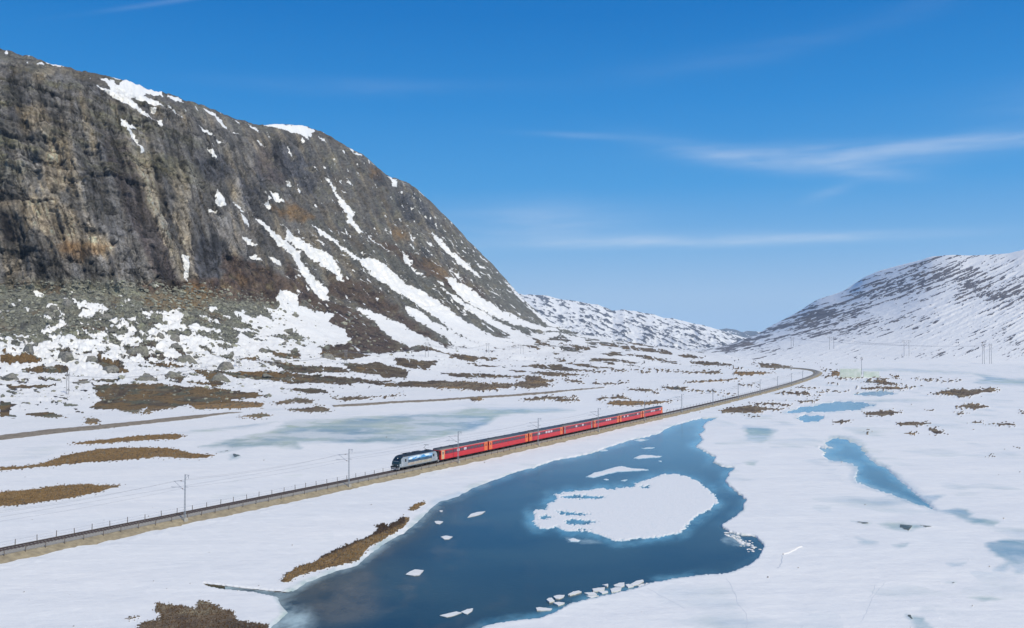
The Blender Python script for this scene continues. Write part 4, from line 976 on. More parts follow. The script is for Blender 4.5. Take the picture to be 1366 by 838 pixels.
# below the block field snow takes over, bare ground in lens-shaped patches
yb_v = np.interp(mx, MPX, YB)
patch = fbm((mx) / 34, (my - 0.12 * mx) / 4.2, o=4, seed=122, g=0.55)
lowsn = sstep(my, np.interp(mx, [0, 420, 560, 700, 1000], [476, 470, 462, 440, 430]) * 1.0, np.interp(mx, [0, 420, 560, 700, 1000], [500, 488, 476, 452, 445]))
patF = (patch - (-0.02 + 0.22 * lowsn)) * 12        # positive: bare
sF = np.maximum(snowF, np.where(lowsn > 0.35, -patF, -10))
hF_ = field(mx, my, BARE['h'], 8, 2.0, 6.0, (9, 2.6), 22)
hF_ = hF_ + 4.5 * fbm(mx / 5.5, my / 2.4, o=5, seed=27, g=0.65) * (hF_ > -7)
gF_ = field(mx, my, BARE['g'], 8, 2.0, 3.0, (9, 3), 21)
rF_ = field(mx, my, BARE['r'], 8, 2.0, 1.6, (12, 4), 23)
tr = np.maximum(np.maximum(hF_, gF_), rF_)
tr = tr - 3.2 * sstep(fbm(mx / 26, my / 3.6, o=4, seed=178, g=0.6), 0.10, 0.38) * (rF_ < -1)
sF = np.where((tr > 0.0), -tr * 1.2, sF)
sF = np.where(lowsn < 0.5, sF, np.where((tr < -1.5) & (my > 470) & (mx > 350) & (patF < 4), np.maximum(sF, 2), sF))
# block field: snow between the blocks; rocks poke out of the snow fields
bl = (1 - rocky) * sstep(mx, 480, 380)
tsn = fbm(mx / 22, (my - 0.15 * mx) / 8, o=3, seed=126, g=0.5)
tcov = sstep(my, 392, 430) * 0.16 + sstep(my, 430, 470) * 0.36 + sstep(mx, 120, 260) * 0.06
sF = np.maximum(sF, np.where((bl > 0.5) & (my > foot_y + 8), (tsn - 0.34 + tcov) * 14, -10))
sF = sF + bl * np.clip(-blocks + 0.22, -1, 1) * 3.0
sF = sF - (1 - rocky) * 5.0 * sstep(speck, 0.30, 0.55) * sstep(snowF, 14, 2)
sF = np.where((tr > -0.6) & (lowsn > 0.02) & (my > 455), -1.4 * (tr + 0.9), sF)
# small flecks in cracks of the upper slopes
fleck = fbm(lean / 9, (Z + 0.6 * X) / 14, o=4, seed=123)
sF = np.maximum(sF, np.where((rocky > 0.6) & (cliff < 0.35), (fleck - 0.37 + 0.16 * fbm(mx / 50, my / 35, o=2, seed=177) + 0.04 * sstep(mx, 480, 640)) * 14, -10))
fl2 = fbm((mx * 0.8 + my * 0.6) / 16, (my * 0.8 - mx * 0.6) / 3.0, o=4, seed=127, g=0.6)
sF = np.maximum(sF, np.where((mx > 380) & (my > 300), (fl2 - 0.31 + 0.08 * sstep(mx, 560, 720)) * 9, -10))
sF = sF - 3.2 * sstep(fbm(mx / 4, my / 2.4, o=4, seed=128), 0.12, 0.5) * (mx > 380) * sstep(snowF, 9, 0)
sF = np.where(fis * cliff > 0.4, -5, sF)
bare = np.where(((tr > -1.5) & (my > 455) & (rocky < 0.5))[:, None], bare_colour(mx, my, X, Y, gF_, hF_, rF_), bare)
cov = np.clip(0.5 - sF / 3.6, 0, 1)
melt = 0.06 * np.ones(n) * 0
# back side of the ridge
last = PM.reshape(nR, -1, 3)[-1]
VM = np.stack([X2, Y2, Z2], -1).reshape(nR, -1, 3)
top = VM[-1]
b1 = top + np.array([10, 60, -6.0]); b2 = top + np.array([60, 300, -70.0]); b3 = top + np.array([200, 900, 0.0]); b3[:, 2] = -60
VM2 = np.concatenate([VM, b1[None], b2[None], b3[None]], 0)


def ext(a, k=3):
    a = np.asarray(a); s = a.reshape(nR, -1, *a.shape[1:]) if a.ndim == 2 else a.reshape(nR, -1)
    s = np.concatenate([s] + [s[-1:]] * k, 0)
    return s.reshape(-1, *a.shape[1:])


ncM = len(mp)
Q = grid_quads(nR + 3, ncM)
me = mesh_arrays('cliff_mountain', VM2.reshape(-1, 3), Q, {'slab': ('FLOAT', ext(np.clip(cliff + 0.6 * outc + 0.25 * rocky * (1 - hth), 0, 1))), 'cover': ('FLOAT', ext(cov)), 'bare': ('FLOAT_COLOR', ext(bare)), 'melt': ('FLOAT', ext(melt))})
link('cliff_mountain', me, M_MOUNT, kind='structure', label='steep dark cliff mountain with snow gullies above the valley')
GM = dict(px=PX, py=PY, V=VM, cov=cov.reshape(nR, -1), talus=(1 - rocky).reshape(nR, -1), D=DD)

# far part of the floor right of the mountain's spur
fp = pxs[pxs > 1115]
rows = np.linspace(0, 1, 24)
yb2 = np.interp(fp, pxs, ybc)
PYR = yb2[None] + (456 - yb2)[None] * rows[:, None]
PR = unz(np.broadcast_to(fp[None], PYR.shape).ravel(), PYR.ravel(), 0.0)
z0 = np.zeros(len(PR))
me = mesh_arrays('far_snow_field', PR, grid_quads(24, len(fp)), {'cover': ('FLOAT', z0), 'bare': ('FLOAT_COLOR', np.zeros((len(PR), 3)) + 0.1), 'melt': ('FLOAT', z0)})
link('far_snow_field', me, M_HILL, kind='structure', label='flat snow at the foot of the far hillside')

# ================================================================== RIGHT HILLSIDE
HPX = [880, 960, 1010, 1060, 1150, 1240, 1366, 1500, 1700]
HYB = [476, 485, 488, 489, 489.5, 489.5, 489.5, 490, 492]
HLV = [
    [(475,2600),(473,2900),(471,3300),(469.5,3700),(468,4200)],
    [(479,1900),(474,2500),(469,3200),(465,3900),(461,4600)],
    [(478,1700),(468,2400),(460,3200),(453,3900),(445,4500)],
    [(477,1600),(462,2200),(447,2900),(433,3500),(419,4000)],
    [(474,1550),(450,2050),(423,2600),(400,3000),(376,3400)],
    [(470,1500),(440,1900),(405,2300),(375,2600),(343,2900)],
    [(466,1450),(432,1750),(397,2050),(365,2350),(333,2650)],
    [(464,1400),(428,1650),(390,1900),(352,2150),(315,2400)],
    [(460,1300),(420,1500),(375,1750),(330,2000),(285,2250)]]
HRIDGE = [(880,468),(930,466),(966,461.5),(995,452),(1010,446),(1024.6,437),(1048,425),(1068.5,414),(1080,406),(1092,399),(1118,391),(1134,384),(1142,378),(1150,371),(1171,362),(1200,354),(1229,347),(1241,342.5),(1270,340),(1294,341),(1317,340),(1344,338.5),(1366,333),(1500,308),(1700,280)]
hp = np.arange(880, 1700, 1.35)
nH = 170
PX, PY, DD, PYL, DL = relief(hp, nH, HPX, HYB, HLV, HRIDGE, zbase=-3.5, sig=20)
PH = und(PX.ravel(), PY.ravel(), DD.ravel())
hx, hy = PX.ravel().astype(np.float32), PY.ravel().astype(np.float32)
ht = (np.linspace(0, 1, nH)[:, None] + 0 * PX).ravel()
X, Y, Z = [PH[:, i].astype(np.float32) for i in range(3)]
sl = 0.33                                     # the benches rise to the right
uu = hx; vv = hy + (sl + 0.0004 * (hx - 1150)) * (hx - 1150)
b1n = fbm(uu / 52, vv / 3.4, o=5, seed=131, g=0.62)
b2n = fbm(uu / 9, vv / 1.5, o=4, seed=132, g=0.62)
up = sstep(ht, 0.12, 0.5)
steep = sstep(hx, 1180, 1040) * sstep(ht, 0.3, 0.9)
f_ = b1n * 0.62 + b2n * 0.5 + 0.13 * steep + 0.36 * fbm(hx / 110, hy / 42, o=3, seed=133)
thr = 0.25 - 0.11 * up - 0.10 * sstep(ht, 0.5, 0.72) * sstep(ht, 0.97, 0.8)
cF = (f_ - thr) * 9
cov = np.clip(0.5 + cF / 2.2, 0, 1) * sstep(ht, 0.02, 0.1)
cov = np.maximum(cov, 0.34 * sstep(b2n + 0.3 * b1n, 0.0, 0.45) * up)
bare = np.zeros((len(hx), 3), np.float32) + np.array((0.165, 0.155, 0.165), np.float32)
bare = mixc(bare, (0.19, 0.155, 0.13), sstep(fbm(hx / 30, hy / 12, o=3, seed=134), 0.0, 0.4) * (1 - 0.5 * up))
bare = mixc(bare, (0.06, 0.065, 0.085), sstep(b2n, 0.1, 0.5) * 0.7)
zz = Z + sstep(ht, 0.03, 0.15) * (4.5 * b1n * sstep(ht, 1.0, 0.9) + 1.6 * b2n) * (0.35 + 0.7 * up)
VH = np.stack([X, Y, zz], -1).reshape(nH, -1, 3)
top = VH[-1]
e1 = top + np.array([20, 150, -15.0]); e2 = top + np.array([200, 1200, 0]); e2[:, 2] = -80
f0 = VH[0] + np.array([0, -60, -4.0])
VH2 = np.concatenate([f0[None], VH, e1[None], e2[None]], 0)


def ext2(a):
    s = a.reshape(nH, -1, *a.shape[1:])
    return np.concatenate([s[:1], s, s[-1:], s[-1:]], 0).reshape(-1, *a.shape[1:])


me = mesh_arrays('snowy_hillside', VH2.reshape(-1, 3), grid_quads(nH + 3, len(hp)), {'cover': ('FLOAT', ext2(cov)), 'bare': ('FLOAT_COLOR', ext2(bare)), 'melt': ('FLOAT', ext2(cov * 0))})
link('snowy_hillside', me, M_HILL, kind='structure', label='broad snowy hillside streaked with bare rock benches')
HM = dict(px=PX, py=PY, V=VH)

# ================================================================== FAR MOUNTAINS
def far_range(name, label, p0, p1, ridge, base, D0, D1, nrow, seed, cover_b, rockc):
    fp = np.arange(p0, p1, 1.5)
    rd = np.interp(fp, [r[0] for r in ridge], [r[1] for r in ridge])
    rd = rd + 0.7 * fbm(fp / 9, fp * 0, o=3, seed=seed + 5)
    t = np.linspace(0, 1, nrow)[:, None]
    PYr = base + (rd[None] - base) * t
    Dr = D0 + (D1 - D0) * (0.15 * t + 0.85 * t ** 1.2) + 0 * PYr
    PXr = np.broadcast_to(fp[None], PYr.shape)
    P_ = und(PXr.ravel(), PYr.ravel(), Dr.ravel())
    a, b = PXr.ravel().astype(np.float32), PYr.ravel().astype(np.float32)
    s1 = fbm(a / 20, (b - 0.36 * a) / 4.0, o=5, seed=seed, g=0.6)
    s2 = fbm(a / 7, (b - 0.55 * a) / 2.2, o=4, seed=seed + 1, g=0.6)
    cv = np.clip(0.5 + (s1 * 0.8 + s2 * 0.7 + cover_b) * 3.6, 0, 1)
    P_[:, 2] += (30 * s1 + 14 * s2) * (D1 / 7000) * (np.minimum(1, (1 - t) * 4 + 0.15) + 0 * PYr).ravel()
    Vr = P_.reshape(nrow, -1, 3)
    back = Vr[-1] + np.array([0, 1500.0, 0]); back[:, 2] = -100
    Vr = np.concatenate([Vr, back[None]], 0)
    cv = np.concatenate([cv, cv[-len(fp):]])
    bc = np.zeros((len(cv), 3)) + np.array(rockc)
    me = mesh_arrays(name, Vr.reshape(-1, 3), grid_quads(nrow + 1, len(fp)), {'cover': ('FLOAT', cv), 'bare': ('FLOAT_COLOR', bc), 'melt': ('FLOAT', cv * 0)})
    link(name, me, M_HILL, kind='structure', label=label)


FR = [(560,385),(640,384),(700,393),(729,394),(747,399),(770,402),(785,405),(797,406),(817,414.5),(832,413),(846,415),(860,418),(873,419.5),(885,424),(899,425),(922,431),(935,433),(946,436),(975,445),(1010,455),(1050,470)]
far_range('far_mountain', 'snowy mountain range closing the valley', 560, 1050, FR, 482, 4600, 7200, 110, 141, -0.10, (0.11, 0.115, 0.135))
FR2 = [(880,446),(930,437),(958,440),(970,438),(981,440),(990,443),(996,441.5),(1010,442),(1040,446),(1080,452)]
far_range('distant_ridge', 'faint blue ridge at the head of the valley', 880, 1080, FR2, 474, 11000, 14000, 30, 151, 0.15, (0.12, 0.13, 0.15))

# ================================================================== WATER
WZ = -0.22


def water_mat():
    m, t, b = mat('lake_water')
    pos = t.new('ShaderNodeNewGeometry').outputs['Position']
    shelf = t.new('ShaderNodeAttribute', attribute_name='shelf').outputs['Fac']
    murk = t.new('ShaderNodeAttribute', attribute_name='murk').outputs['Fac']
    milk = t.new('ShaderNodeAttribute', attribute_name='milk').outputs['Fac']
    n = t.noise(t.scalev(pos, (0.6, 1.0, 1)), 0.05, 4, 0.55)
    n2 = t.noise(t.scalev(pos, (1.0, 0.6, 1)), 0.12, 6, 0.65)
    deep = t.mix(t.mapr(n, 0.38, 0.62), (0.018, 0.037, 0.046), (0.036, 0.060, 0.060))
    c = t.mix(shelf, deep, t.mix(t.mapr(n2, 0.35, 0.65), (0.13, 0.36, 0.50), (0.22, 0.44, 0.52)))
    c = t.mix(murk, c, t.mix(t.mapr(n2, 0.35, 0.65), (0.035, 0.045, 0.04), (0.15, 0.13, 0.09)))
    c = t.mix(t.m('MULTIPLY', milk, t.mapr(n2, 0.36, 0.60), clamp=True), c, (0.42, 0.52, 0.52))
    t.put(b.inputs['Base Color'], c)
    b.inputs['Roughness'].default_value = 0.12
    b.inputs['IOR'].default_value = 1.33
    bn = t.new('ShaderNodeBump', i_Strength=0.35, i_Distance=0.05)
    t.put(bn.inputs['Height'], t.noise(t.scalev(pos, (1, 2, 1)), 1.4, 3, 0.6))
    t.put(b.inputs['Normal'], bn.outputs[0])
    return m


M_WATER = water_mat()


def water_sheet(name, label, x0, x1, y0, y1, step, sh_base=0.0):
    wx = np.arange(x0, x1, step); wy = np.arange(y0, y1, step * 0.6)
    gx, gy = np.meshgrid(wx, wy)
    a, b = gx.ravel().astype(np.float32), gy.ravel().astype(np.float32)
    P_ = unz(a, b, WZ)
    lf = field(a, b, LAKE + PONDS, 60, 1.8, 3.0, (12, 5), 2)
    icf = field(a, b, ICE, 26, 1.6, 4.0, (7, 3), 160)
    west = sstep(a, 700, 560)
    nse = fbm(a / 30, b / 14, o=4, seed=165)
    sh = sstep(-lf, -18, 1) * (0.45 + 0.9 * nse) * (1 - 0.35 * west) * (1 - 0.8 * sstep(a, 870, 960) * sstep(b, 640, 700)) + sstep(icf, -20 - 0 * a, 0) * np.clip(0.5 + 0.9 * nse, 0, 0.9) * sstep(b, 600, 660)
    sh = sh + 0.42 * sstep(b, 660, 560) * sstep(a, 640, 760)
    sh = np.clip(sh + sh_base, 0, 0.85)
    murk = sstep(np.hypot((a - 448) / 75, (b - 800) / 42), 1.15, 0.35) * 0.95
    murk = np.maximum(murk, 0.75 * sstep(np.hypot((a - 480) / 30, (b - 775) / 22), 1.2, 0.3))
    wsh = sstep(-lf, -36, -6) * west * sstep(b, 640, 690)
    murk = np.maximum(murk, wsh * 0.6)
    murk = np.maximum(murk, 0.35 * sstep(fbm(a / 60, b / 25, o=3, seed=166), 0.05, 0.4) * sstep(a, 760, 620))
    milk = sstep(np.hypot((a - 375) / 48, (b - 828) / 30), 1.2, 0.5) * 1.1
    milk = np.maximum(milk, sstep(-lf, -17, 0) * west * (0.85 + 0.5 * nse))
    milk = np.maximum(milk, 0.85 * sstep(-lf, -7, 1) * sstep(a, 1085, 1110) * sstep(b, 575, 590))
    milk = np.maximum(milk, 0.9 * sstep(field(a, b, SLUSH, 8, 1.5, 3, (6, 3), 161), -3, 3))
    me_ = mesh_arrays(name, P_, grid_quads(len(wy), len(wx))[:, ::-1], {'shelf': ('FLOAT', sh), 'murk': ('FLOAT', murk), 'milk': ('FLOAT', milk)})
    link(name, me_, M_WATER, kind='structure', label=label)


water_sheet('lake_water', 'open blue lake water between snow covered shores', 300, 1036, 545, 900, 2.2)
water_sheet('melt_pond_water', 'light blue melt water pools in the lake ice', 1036, 1268, 520, 700, 2.2, 0.30)

M_ICE = simple('floating_ice_snow', (0.80, 0.785, 0.765), 0.6, var=0.07, scale=0.4, bump=0.25, spec=0.3)
m, t, b = mat('wet_ice')
pos = t.new('ShaderNodeNewGeometry').outputs['Position']
zz_ = t.new('ShaderNodeSeparateXYZ'); t.put(zz_.inputs[0], pos)
hh = t.mapr(zz_.outputs[2], WZ, WZ + 0.10)
t.put(b.inputs['Base Color'], t.mix(t.m('ADD', hh, t.m('MULTIPLY', t.m('SUBTRACT', t.noise(pos, 0.8, 4, 0.6), 0.5), 0.8), clamp=True), (0.33, 0.52, 0.60), (0.79, 0.775, 0.755)))
b.inputs['Roughness'].default_value = 0.5
b.inputs['Specular IOR Level'].default_value = 0.3
bn = t.new('ShaderNodeBump', i_Strength=0.6, i_Distance=0.15)
t.put(bn.inputs['Height'], t.noise(pos, 1.2, 5, 0.65)); t.put(b.inputs['Normal'], bn.outputs[0])
M_WETICE = m


def ice_sheet(name, label, polys, holes, seed, wamp, step=0.9, rag=0.0, h=0.16, cat='ice floe', group=None):
    lo = np.min([p.min(0) for p in polys], 0) - 6; hi = np.max([p.max(0) for p in polys], 0) + 6
    wx = np.arange(lo[0], hi[0], step); wy = np.arange(lo[1], hi[1], step * 0.7)
    gx, gy = np.meshgrid(wx, wy)
    a, b = gx.ravel().astype(np.float32), gy.ravel().astype(np.float32)
    F_ = field(a, b, polys, 10, 1.8, wamp, (7, 3), seed)
    if holes:
        hf = field(a, b, holes, 10, 1.8, 4.0, (6, 2.5), seed + 1)
        rg = fbm(a / 3.2, b / 1.6, o=4, seed=seed + 2)
        F_ = np.minimum(F_, -hf + 2 + rg * 5)
    if rag:
        rg = fbm(a / 3.4, b / 1.7, o=4, seed=seed + 3)
        F_ = np.minimum(F_, F_ * 0.8 + rg * rag)
    P_ = unz(a, b, WZ)
    P_[:, 2] = WZ - 0.05 + (h + 0.05) * sstep(F_, -1.3, 2.6) + 0.02 * fbm(P_[:, 0] / 3, P_[:, 1] / 3, o=2, seed=seed + 4) * (F_ > 1)
    q = grid_quads(len(wy), len(wx))[:, ::-1]
    keep = (F_[q] > -0.9).any(1)
    q = q[keep]
    used = np.unique(q); remap = -np.ones(len(P_), int); remap[used] = np.arange(len(used))
    org = P_[used].mean(0); org[2] = WZ
    me_ = mesh_arrays(name, P_[used] - org, remap[q])
    o = link(name, me_, M_WETICE, label=label, category=cat)
    o.location = org
    if group:
        o['group'] = group
    return o


FG = 'ice floes drifting on the lake'
ice_sheet('ice_sheet', 'very large snow covered ice sheet in the middle of the blue lake', ICE, ICEHOLE, 160, 6.0, 0.75, 6.5, 0.15, 'ice sheet')
for pl_, lab in zip(C(*J, [(346,376),(370,370),(400,352),(450,342),(500,325),(545,318),(600,330),(680,335),(690,342),(600,348),(520,352),(450,368),(400,382)],
        [(600,280),(630,265),(655,260),(700,262),(762,268),(740,276),(690,278),(640,284)], [(640,227),(680,221),(720,222),(700,230),(660,231)],
        [(443,388),(465,385),(483,390),(465,396)], [(530,397),(555,389),(585,389),(560,400)], [(262,700),(290,692),(330,705),(320,716),(280,714)], [(735,290),(755,291),(752,300),(738,298)],
        [(600,185),(640,178),(690,182),(640,193)], [(400,238),(450,232),(485,238),(440,244)]),
        ['long curved ice floe floating just beyond the large ice sheet', 'flat white floe at the narrowing of the lake, second from the far end', 'small thin floe farthest out in the open narrows of the lake',
         'tiny floe between the curved floe and the large ice sheet, western one', 'tiny floe between the curved floe and the large ice sheet, eastern one', 'half sunken slush floe just south of the large ice sheet',
         'tiny ice scrap east of the flat floe in the narrows', 'pale floe lodged beside the reddish bank of the far shore', 'thin floe along the far shore below the train']):
    ice_sheet('ice_floe', lab, [pl_], None, 170, 1.5, 0.7, 1.2, 0.12, 'ice floe', FG)


def slab(pts, lab, th=0.16, tilt=0.0, grp=FG, lift=0.08, seed=0):
    """a broken plate of ice: jittered outline, real thickness, slight tilt"""
    rr = random.Random(seed)
    poly = []
    for i in range(len(pts)):
        a = np.array(pts[i]); b_ = np.array(pts[(i + 1) % len(pts)])
        for f in (0, .33, .66):
            q = a + (b_ - a) * f
            poly.append(q + np.array([rr.uniform(-.35, .35), rr.uniform(-.15, .15)]))
    W = unz([p[0] for p in poly], [p[1] for p in poly], WZ)
    c = W.mean(0)
    bm = bmesh.new()
    dx_ = rr.uniform(-1, 1) * tilt; dy_ = rr.uniform(-1, 1) * tilt
    topv = [bm.verts.new((p[0] - c[0], p[1] - c[1], lift + (p[0] - c[0]) * dx_ + (p[1] - c[1]) * dy_ + rr.uniform(-.01, .01))) for p in W]
    botv = [bm.verts.new((v.co.x * .97, v.co.y * .97, v.co.z - th)) for v in topv]
    bm.faces.new(topv); bm.faces.new(botv[::-1])
    for i in range(len(topv)):
        j = (i + 1) % len(topv)
        bm.faces.new((topv[i], botv[i], botv[j], topv[j]))
    bmesh.ops.recalc_face_normals(bm, faces=bm.faces)
    me_ = bpy.data.meshes.new('ice_floe'); bm.to_mesh(me_); bm.free()
    o = link('ice_floe', me_, M_ICE, label=lab, category='ice floe', group=grp)
    o.location = (c[0], c[1], WZ)


SL = C(*I_, [(652,502),(672,488),(695,479),(735,482),(728,492),(714,505),(690,508)], [(813,330),(835,324),(866,330),(850,341),(830,342)], [(783,260),(800,257),(824,261),(805,273),(792,270)],
       [(935,242),(950,226),(975,218),(1016,213),(1000,226),(962,236)], [(808,690),(835,682),(885,671),(908,676),(870,690),(840,697)], [(904,672),(935,660),(960,657),(957,667),(932,684)], [(806,210),(822,209),(820,215),(808,215)])
SLL = ['lone lens shaped floe in the dark water of the near lake', 'small floe in mid lake, between the lens shaped floe and the notched one', 'small notched floe nearest the pale green western shallows', 'narrow streaky floe left of the large ice sheet',
       'long white plate near the snow edge at the foot of the view', 'short plate touching the long white plate on its eastern end', 'tiny ice scrap close to the western shore']
for i, (p, l) in enumerate(zip(SL, SLL)):
    slab(p, l, seed=i)
KL = C(*K, [(93,437),(110,433),(150,436),(187,440),(175,449),(98,452)], [(180,411),(215,407),(253,411),(235,420),(212,426)], [(144,397),(160,386),(182,384),(204,404),(165,412)], [(185,377),(205,369),(250,368),(245,380),(215,392),(198,390)],
       [(255,370),(290,352),(325,345),(342,353),(300,367),(270,374)], [(378,340),(420,332),(468,327),(464,345),(430,352),(385,355)], [(343,358),(400,354),(420,366),(370,370)], [(415,352),(472,348),(478,355),(440,364)], [(433,318),(476,313),(476,324),(468,327)],
       [(499,317),(530,306),(560,303),(560,322),(540,330),(505,325)], [(478,338),(510,328),(551,330),(545,345),(510,356),(487,358)], [(558,316),(580,313),(614,326),(575,334)], [(582,315),(620,295),(658,289),(664,298),(630,316),(600,322)],
       [(622,325),(650,312),(668,310),(660,322),(632,330)], [(632,334),(662,320),(672,305),(691,307),(688,324),(660,330)], [(355,376),(400,372),(430,373),(380,383)])
KN = ['westernmost flat plate', 'flat plate tucked behind the snow point', 'thick yellowish edged plate', 'rounded plate beside the yellowish edged one', 'long tapering plate, alone in a gap', 'largest oblong plate in the middle',
      'narrow sliver below the oblong plate', 'small sliver east of the narrow one', 'small square plate lying highest in the middle', 'broad rounded plate with a dark underside', 'wide plate pressed against the snow edge', 'small triangular plate', 'longest pointed plate at the eastern end',
      'short wedge under the pointed plate', 'easternmost plate stuck against the snow edge', 'thin sunken sliver along the snow edge']
for i, (p, l) in enumerate(zip(KL, KN)):
    p = p.mean(0) + (p - p.mean(0)) * (0.90 - 0.08 * (i % 3))
    slab(p, l + ' among the broken ice by the near shore', 0.24, 0.035, 'broken ice plates along the near shore', 0.12 + 0.04 * (i % 3), 50 + i)

# crumbled ice by the eastern cove
rub_v = []; rub_f = []
ICO = bmesh.new(); bmesh.ops.create_icosphere(ICO, subdivisions=1, radius=1.0)
IV = np.array([v.co[:] for v in ICO.verts]); IF = np.array([[v.index for v in f.verts] for f in ICO.faces]); ICO.free()
ICO = bmesh.new(); bmesh.ops.create_icosphere(ICO, subdivisions=2, radius=1.0)
IV2 = np.array([v.co[:] for v in ICO.verts]); IF2 = np.array([[v.index for v in f.verts] for f in ICO.faces]); ICO.free()


def scatter_mesh(name, pos, size, flat, material, seed, jit=0.25, base=(IV, IF), attr=None, **props):
    r = np.random.default_rng(seed)
    bv, bf = base
    n_ = len(pos)
    ang = r.uniform(0, 2 * np.pi, n_)
    v = bv[None] * (1 + r.uniform(-jit, jit, (n_, len(bv), 1)))
    v = v * np.stack([r.uniform(.7, 1.3, n_), r.uniform(.7, 1.3, n_), r.uniform(.7, 1.2, n_) * flat], -1)[:, None]
    x = v[..., 0] * np.cos(ang)[:, None] - v[..., 1] * np.sin(ang)[:, None]
    y = v[..., 0] * np.sin(ang)[:, None] + v[..., 1] * np.cos(ang)[:, None]
    v = np.stack([x, y, v[..., 2]], -1) * np.asarray(size)[:, None, None] + np.asarray(pos)[:, None]
    f = bf[None] + (np.arange(n_) * len(bv))[:, None, None]
    at = None
    if attr is not None:
        at = {'bare': ('FLOAT_COLOR', np.repeat(attr, len(bv), 0))}
    me_ = mesh_arrays(name, v.reshape(-1, 3), f.reshape(-1, 3), at, smooth=False, tri=True)
    return link(name, me_, material, **props)


rx = RNG.normal(size=(70, 2))
pxr = 990 + 9.5 * rx[:, 0]; pyr = 720 + 3.4 * rx[:, 1] + 0.55 * (pxr - 985)
pr = unz(pxr, pyr, WZ)
scatter_mesh('ice_rubble', pr, RNG.uniform(0.12, 0.5, len(pr)), 0.35, M_ICE, 5, kind='stuff', label='crumbled ice floating in the eastern cove of the lake')
# cracks in the snow of the lake ice


def strip(name, pts, wpx, z, material, label, kind=None, cat=None):
    """a narrow groove or ridge laid along a traced line"""
    W = unz([p[0] for p in pts], [p[1] for p in pts], 0.0)
    L_ = np.r_[0, np.cumsum(np.linalg.norm(np.diff(W, axis=0), axis=1))]
    q = np.arange(0, L_[-1], 0.7)
    c = np.stack([np.interp(q, L_, W[:, 0]), np.interp(q, L_, W[:, 1])], -1)
    c += 0.35 * np.stack([fbm(q / 3, q * 0, o=3, seed=hash(len(pts)) % 50), fbm(q / 3, q * 0 + 9, o=3, seed=3)], -1)
    d = np.gradient(c, axis=0); d /= np.linalg.norm(d, axis=1)[:, None] + 1e-9
    nn = np.stack([-d[:, 1], d[:, 0]], -1)
    wv = wpx * (0.5 + 0.6 * np.abs(fbm(q / 5, q * 0 + 3, o=2, seed=5)))[:, None]
    a = c + nn * wv; b_ = c - nn * wv
    h = ground_z(c[:, 0], c[:, 1])
    V = np.concatenate([np.c_[a, h + 0.0], np.c_[c, h + z], np.c_[b_, h + 0.0]])
    k = len(q); i = np.arange(k - 1)
    Qd = np.concatenate([np.stack([i, i + 1, i + k + 1, i + k], -1), np.stack([i + k, i + k + 1, i + 2 * k + 1, i + 2 * k], -1)])
    me_ = mesh_arrays(name, V, Qd)
    return link(name, me_, material, label=label, kind='structure')


# nearest-point lookup on the ground sheet
def ground_z(x, y):
    px_, py_ = proj(np.stack([x, y, np.zeros_like(x)], -1))
    c = np.clip((px_ - pxs[0]) / 1.35, 0, ncF - 1.001)
    ci = c.astype(int)
    top_ = ybc[ci]
    t_ = np.clip((py_ - top_) / (862 - top_), 0, 1) ** (1 / 1.15) * 299
    ri = np.clip(t_, 0, 298.99); r0 = ri.astype(int); fr = ri - r0
    return ZF[r0, ci] * (1 - fr) + ZF[r0 + 1, ci] * fr


M_CRACK = simple('blue_ice_crack', (0.60, 0.62, 0.65), 0.5, var=0.08)
M_CREST = simple('drifted_snow', (0.83, 0.81, 0.79), 0.6, var=0.03)
KK = lambda o, pts: C(*o, pts)[0]
strip('ice_crack', KK(K, [(680,332),(740,365),(800,395),(870,437)]), 0.07, 0.02, M_CRACK, 'thin crack running from the broken ice into the snow')
strip('ice_crack', KK(M_, [(15,450),(40,500),(65,560),(100,610),(105,676)]), 0.06, 0.02, M_CRACK, 'long crack crossing the near snow from the eastern cove')
strip('ice_crack', KK(M_, [(265,345),(262,375),(255,395),(235,405)]), 0.14, 0.03, M_CRACK, 'short bent crack on the snow east of the cove')
strip('pressure_ridge', KK(M_, [(270,340),(300,330),(330,312),(358,303)]), 0.3, 0.20, M_CREST, 'low white pressure ridge east of the cove')
strip('ice_crack', KK(M_, [(625,650),(655,590),(680,530),(740,465)]), 0.06, 0.02, M_CRACK, 'faint forked crack in the lower snow field')
strip('ice_crack', KK(M_, [(655,490),(690,480),(665,540)]), 0.06, 0.02, M_CRACK, 'short fork of the faint crack in the lower snow field')

# ================================================================== RAILWAY
M_BALLAST = simple('ballast_gravel', (0.36, 0.34, 0.31), 0.9, var=0.25, scale=6, bump=0.5)
M_BANK = simple('embankment_dry_grass', (0.36, 0.30, 0.20), 0.95, scale=0.9, bump=0.6, col2=(0.21, 0.175, 0.12))
M_RAIL = simple('rusty_rail', (0.085, 0.055, 0.05), 0.55, 0.3, 0.2, 3)
M_SLEEP = simple('sleeper_timber', (0.11, 0.085, 0.075), 0.85, 0, 0.2, 4)
M_STEEL = simple('galvanised_steel', (0.34, 0.37, 0.41), 0.5, 0.5, 0.12, 5)
M_CONC = simple('concrete', (0.42, 0.39, 0.34), 0.9, 0, 0.15, 3, 0.2)
M_WOOD = simple('weathered_wood', (0.17, 0.14, 0.12), 0.9, 0, 0.2, 3)
M_WIRE = simple('wire_metal', (0.22, 0.22, 0.24), 0.6, 0.4, 0.05, 3)
M_INS = simple('insulator_porcelain', (0.20, 0.12, 0.09), 0.3, 0, 0.1, 3)
S0, S1 = 2.0, S[-1] - 3


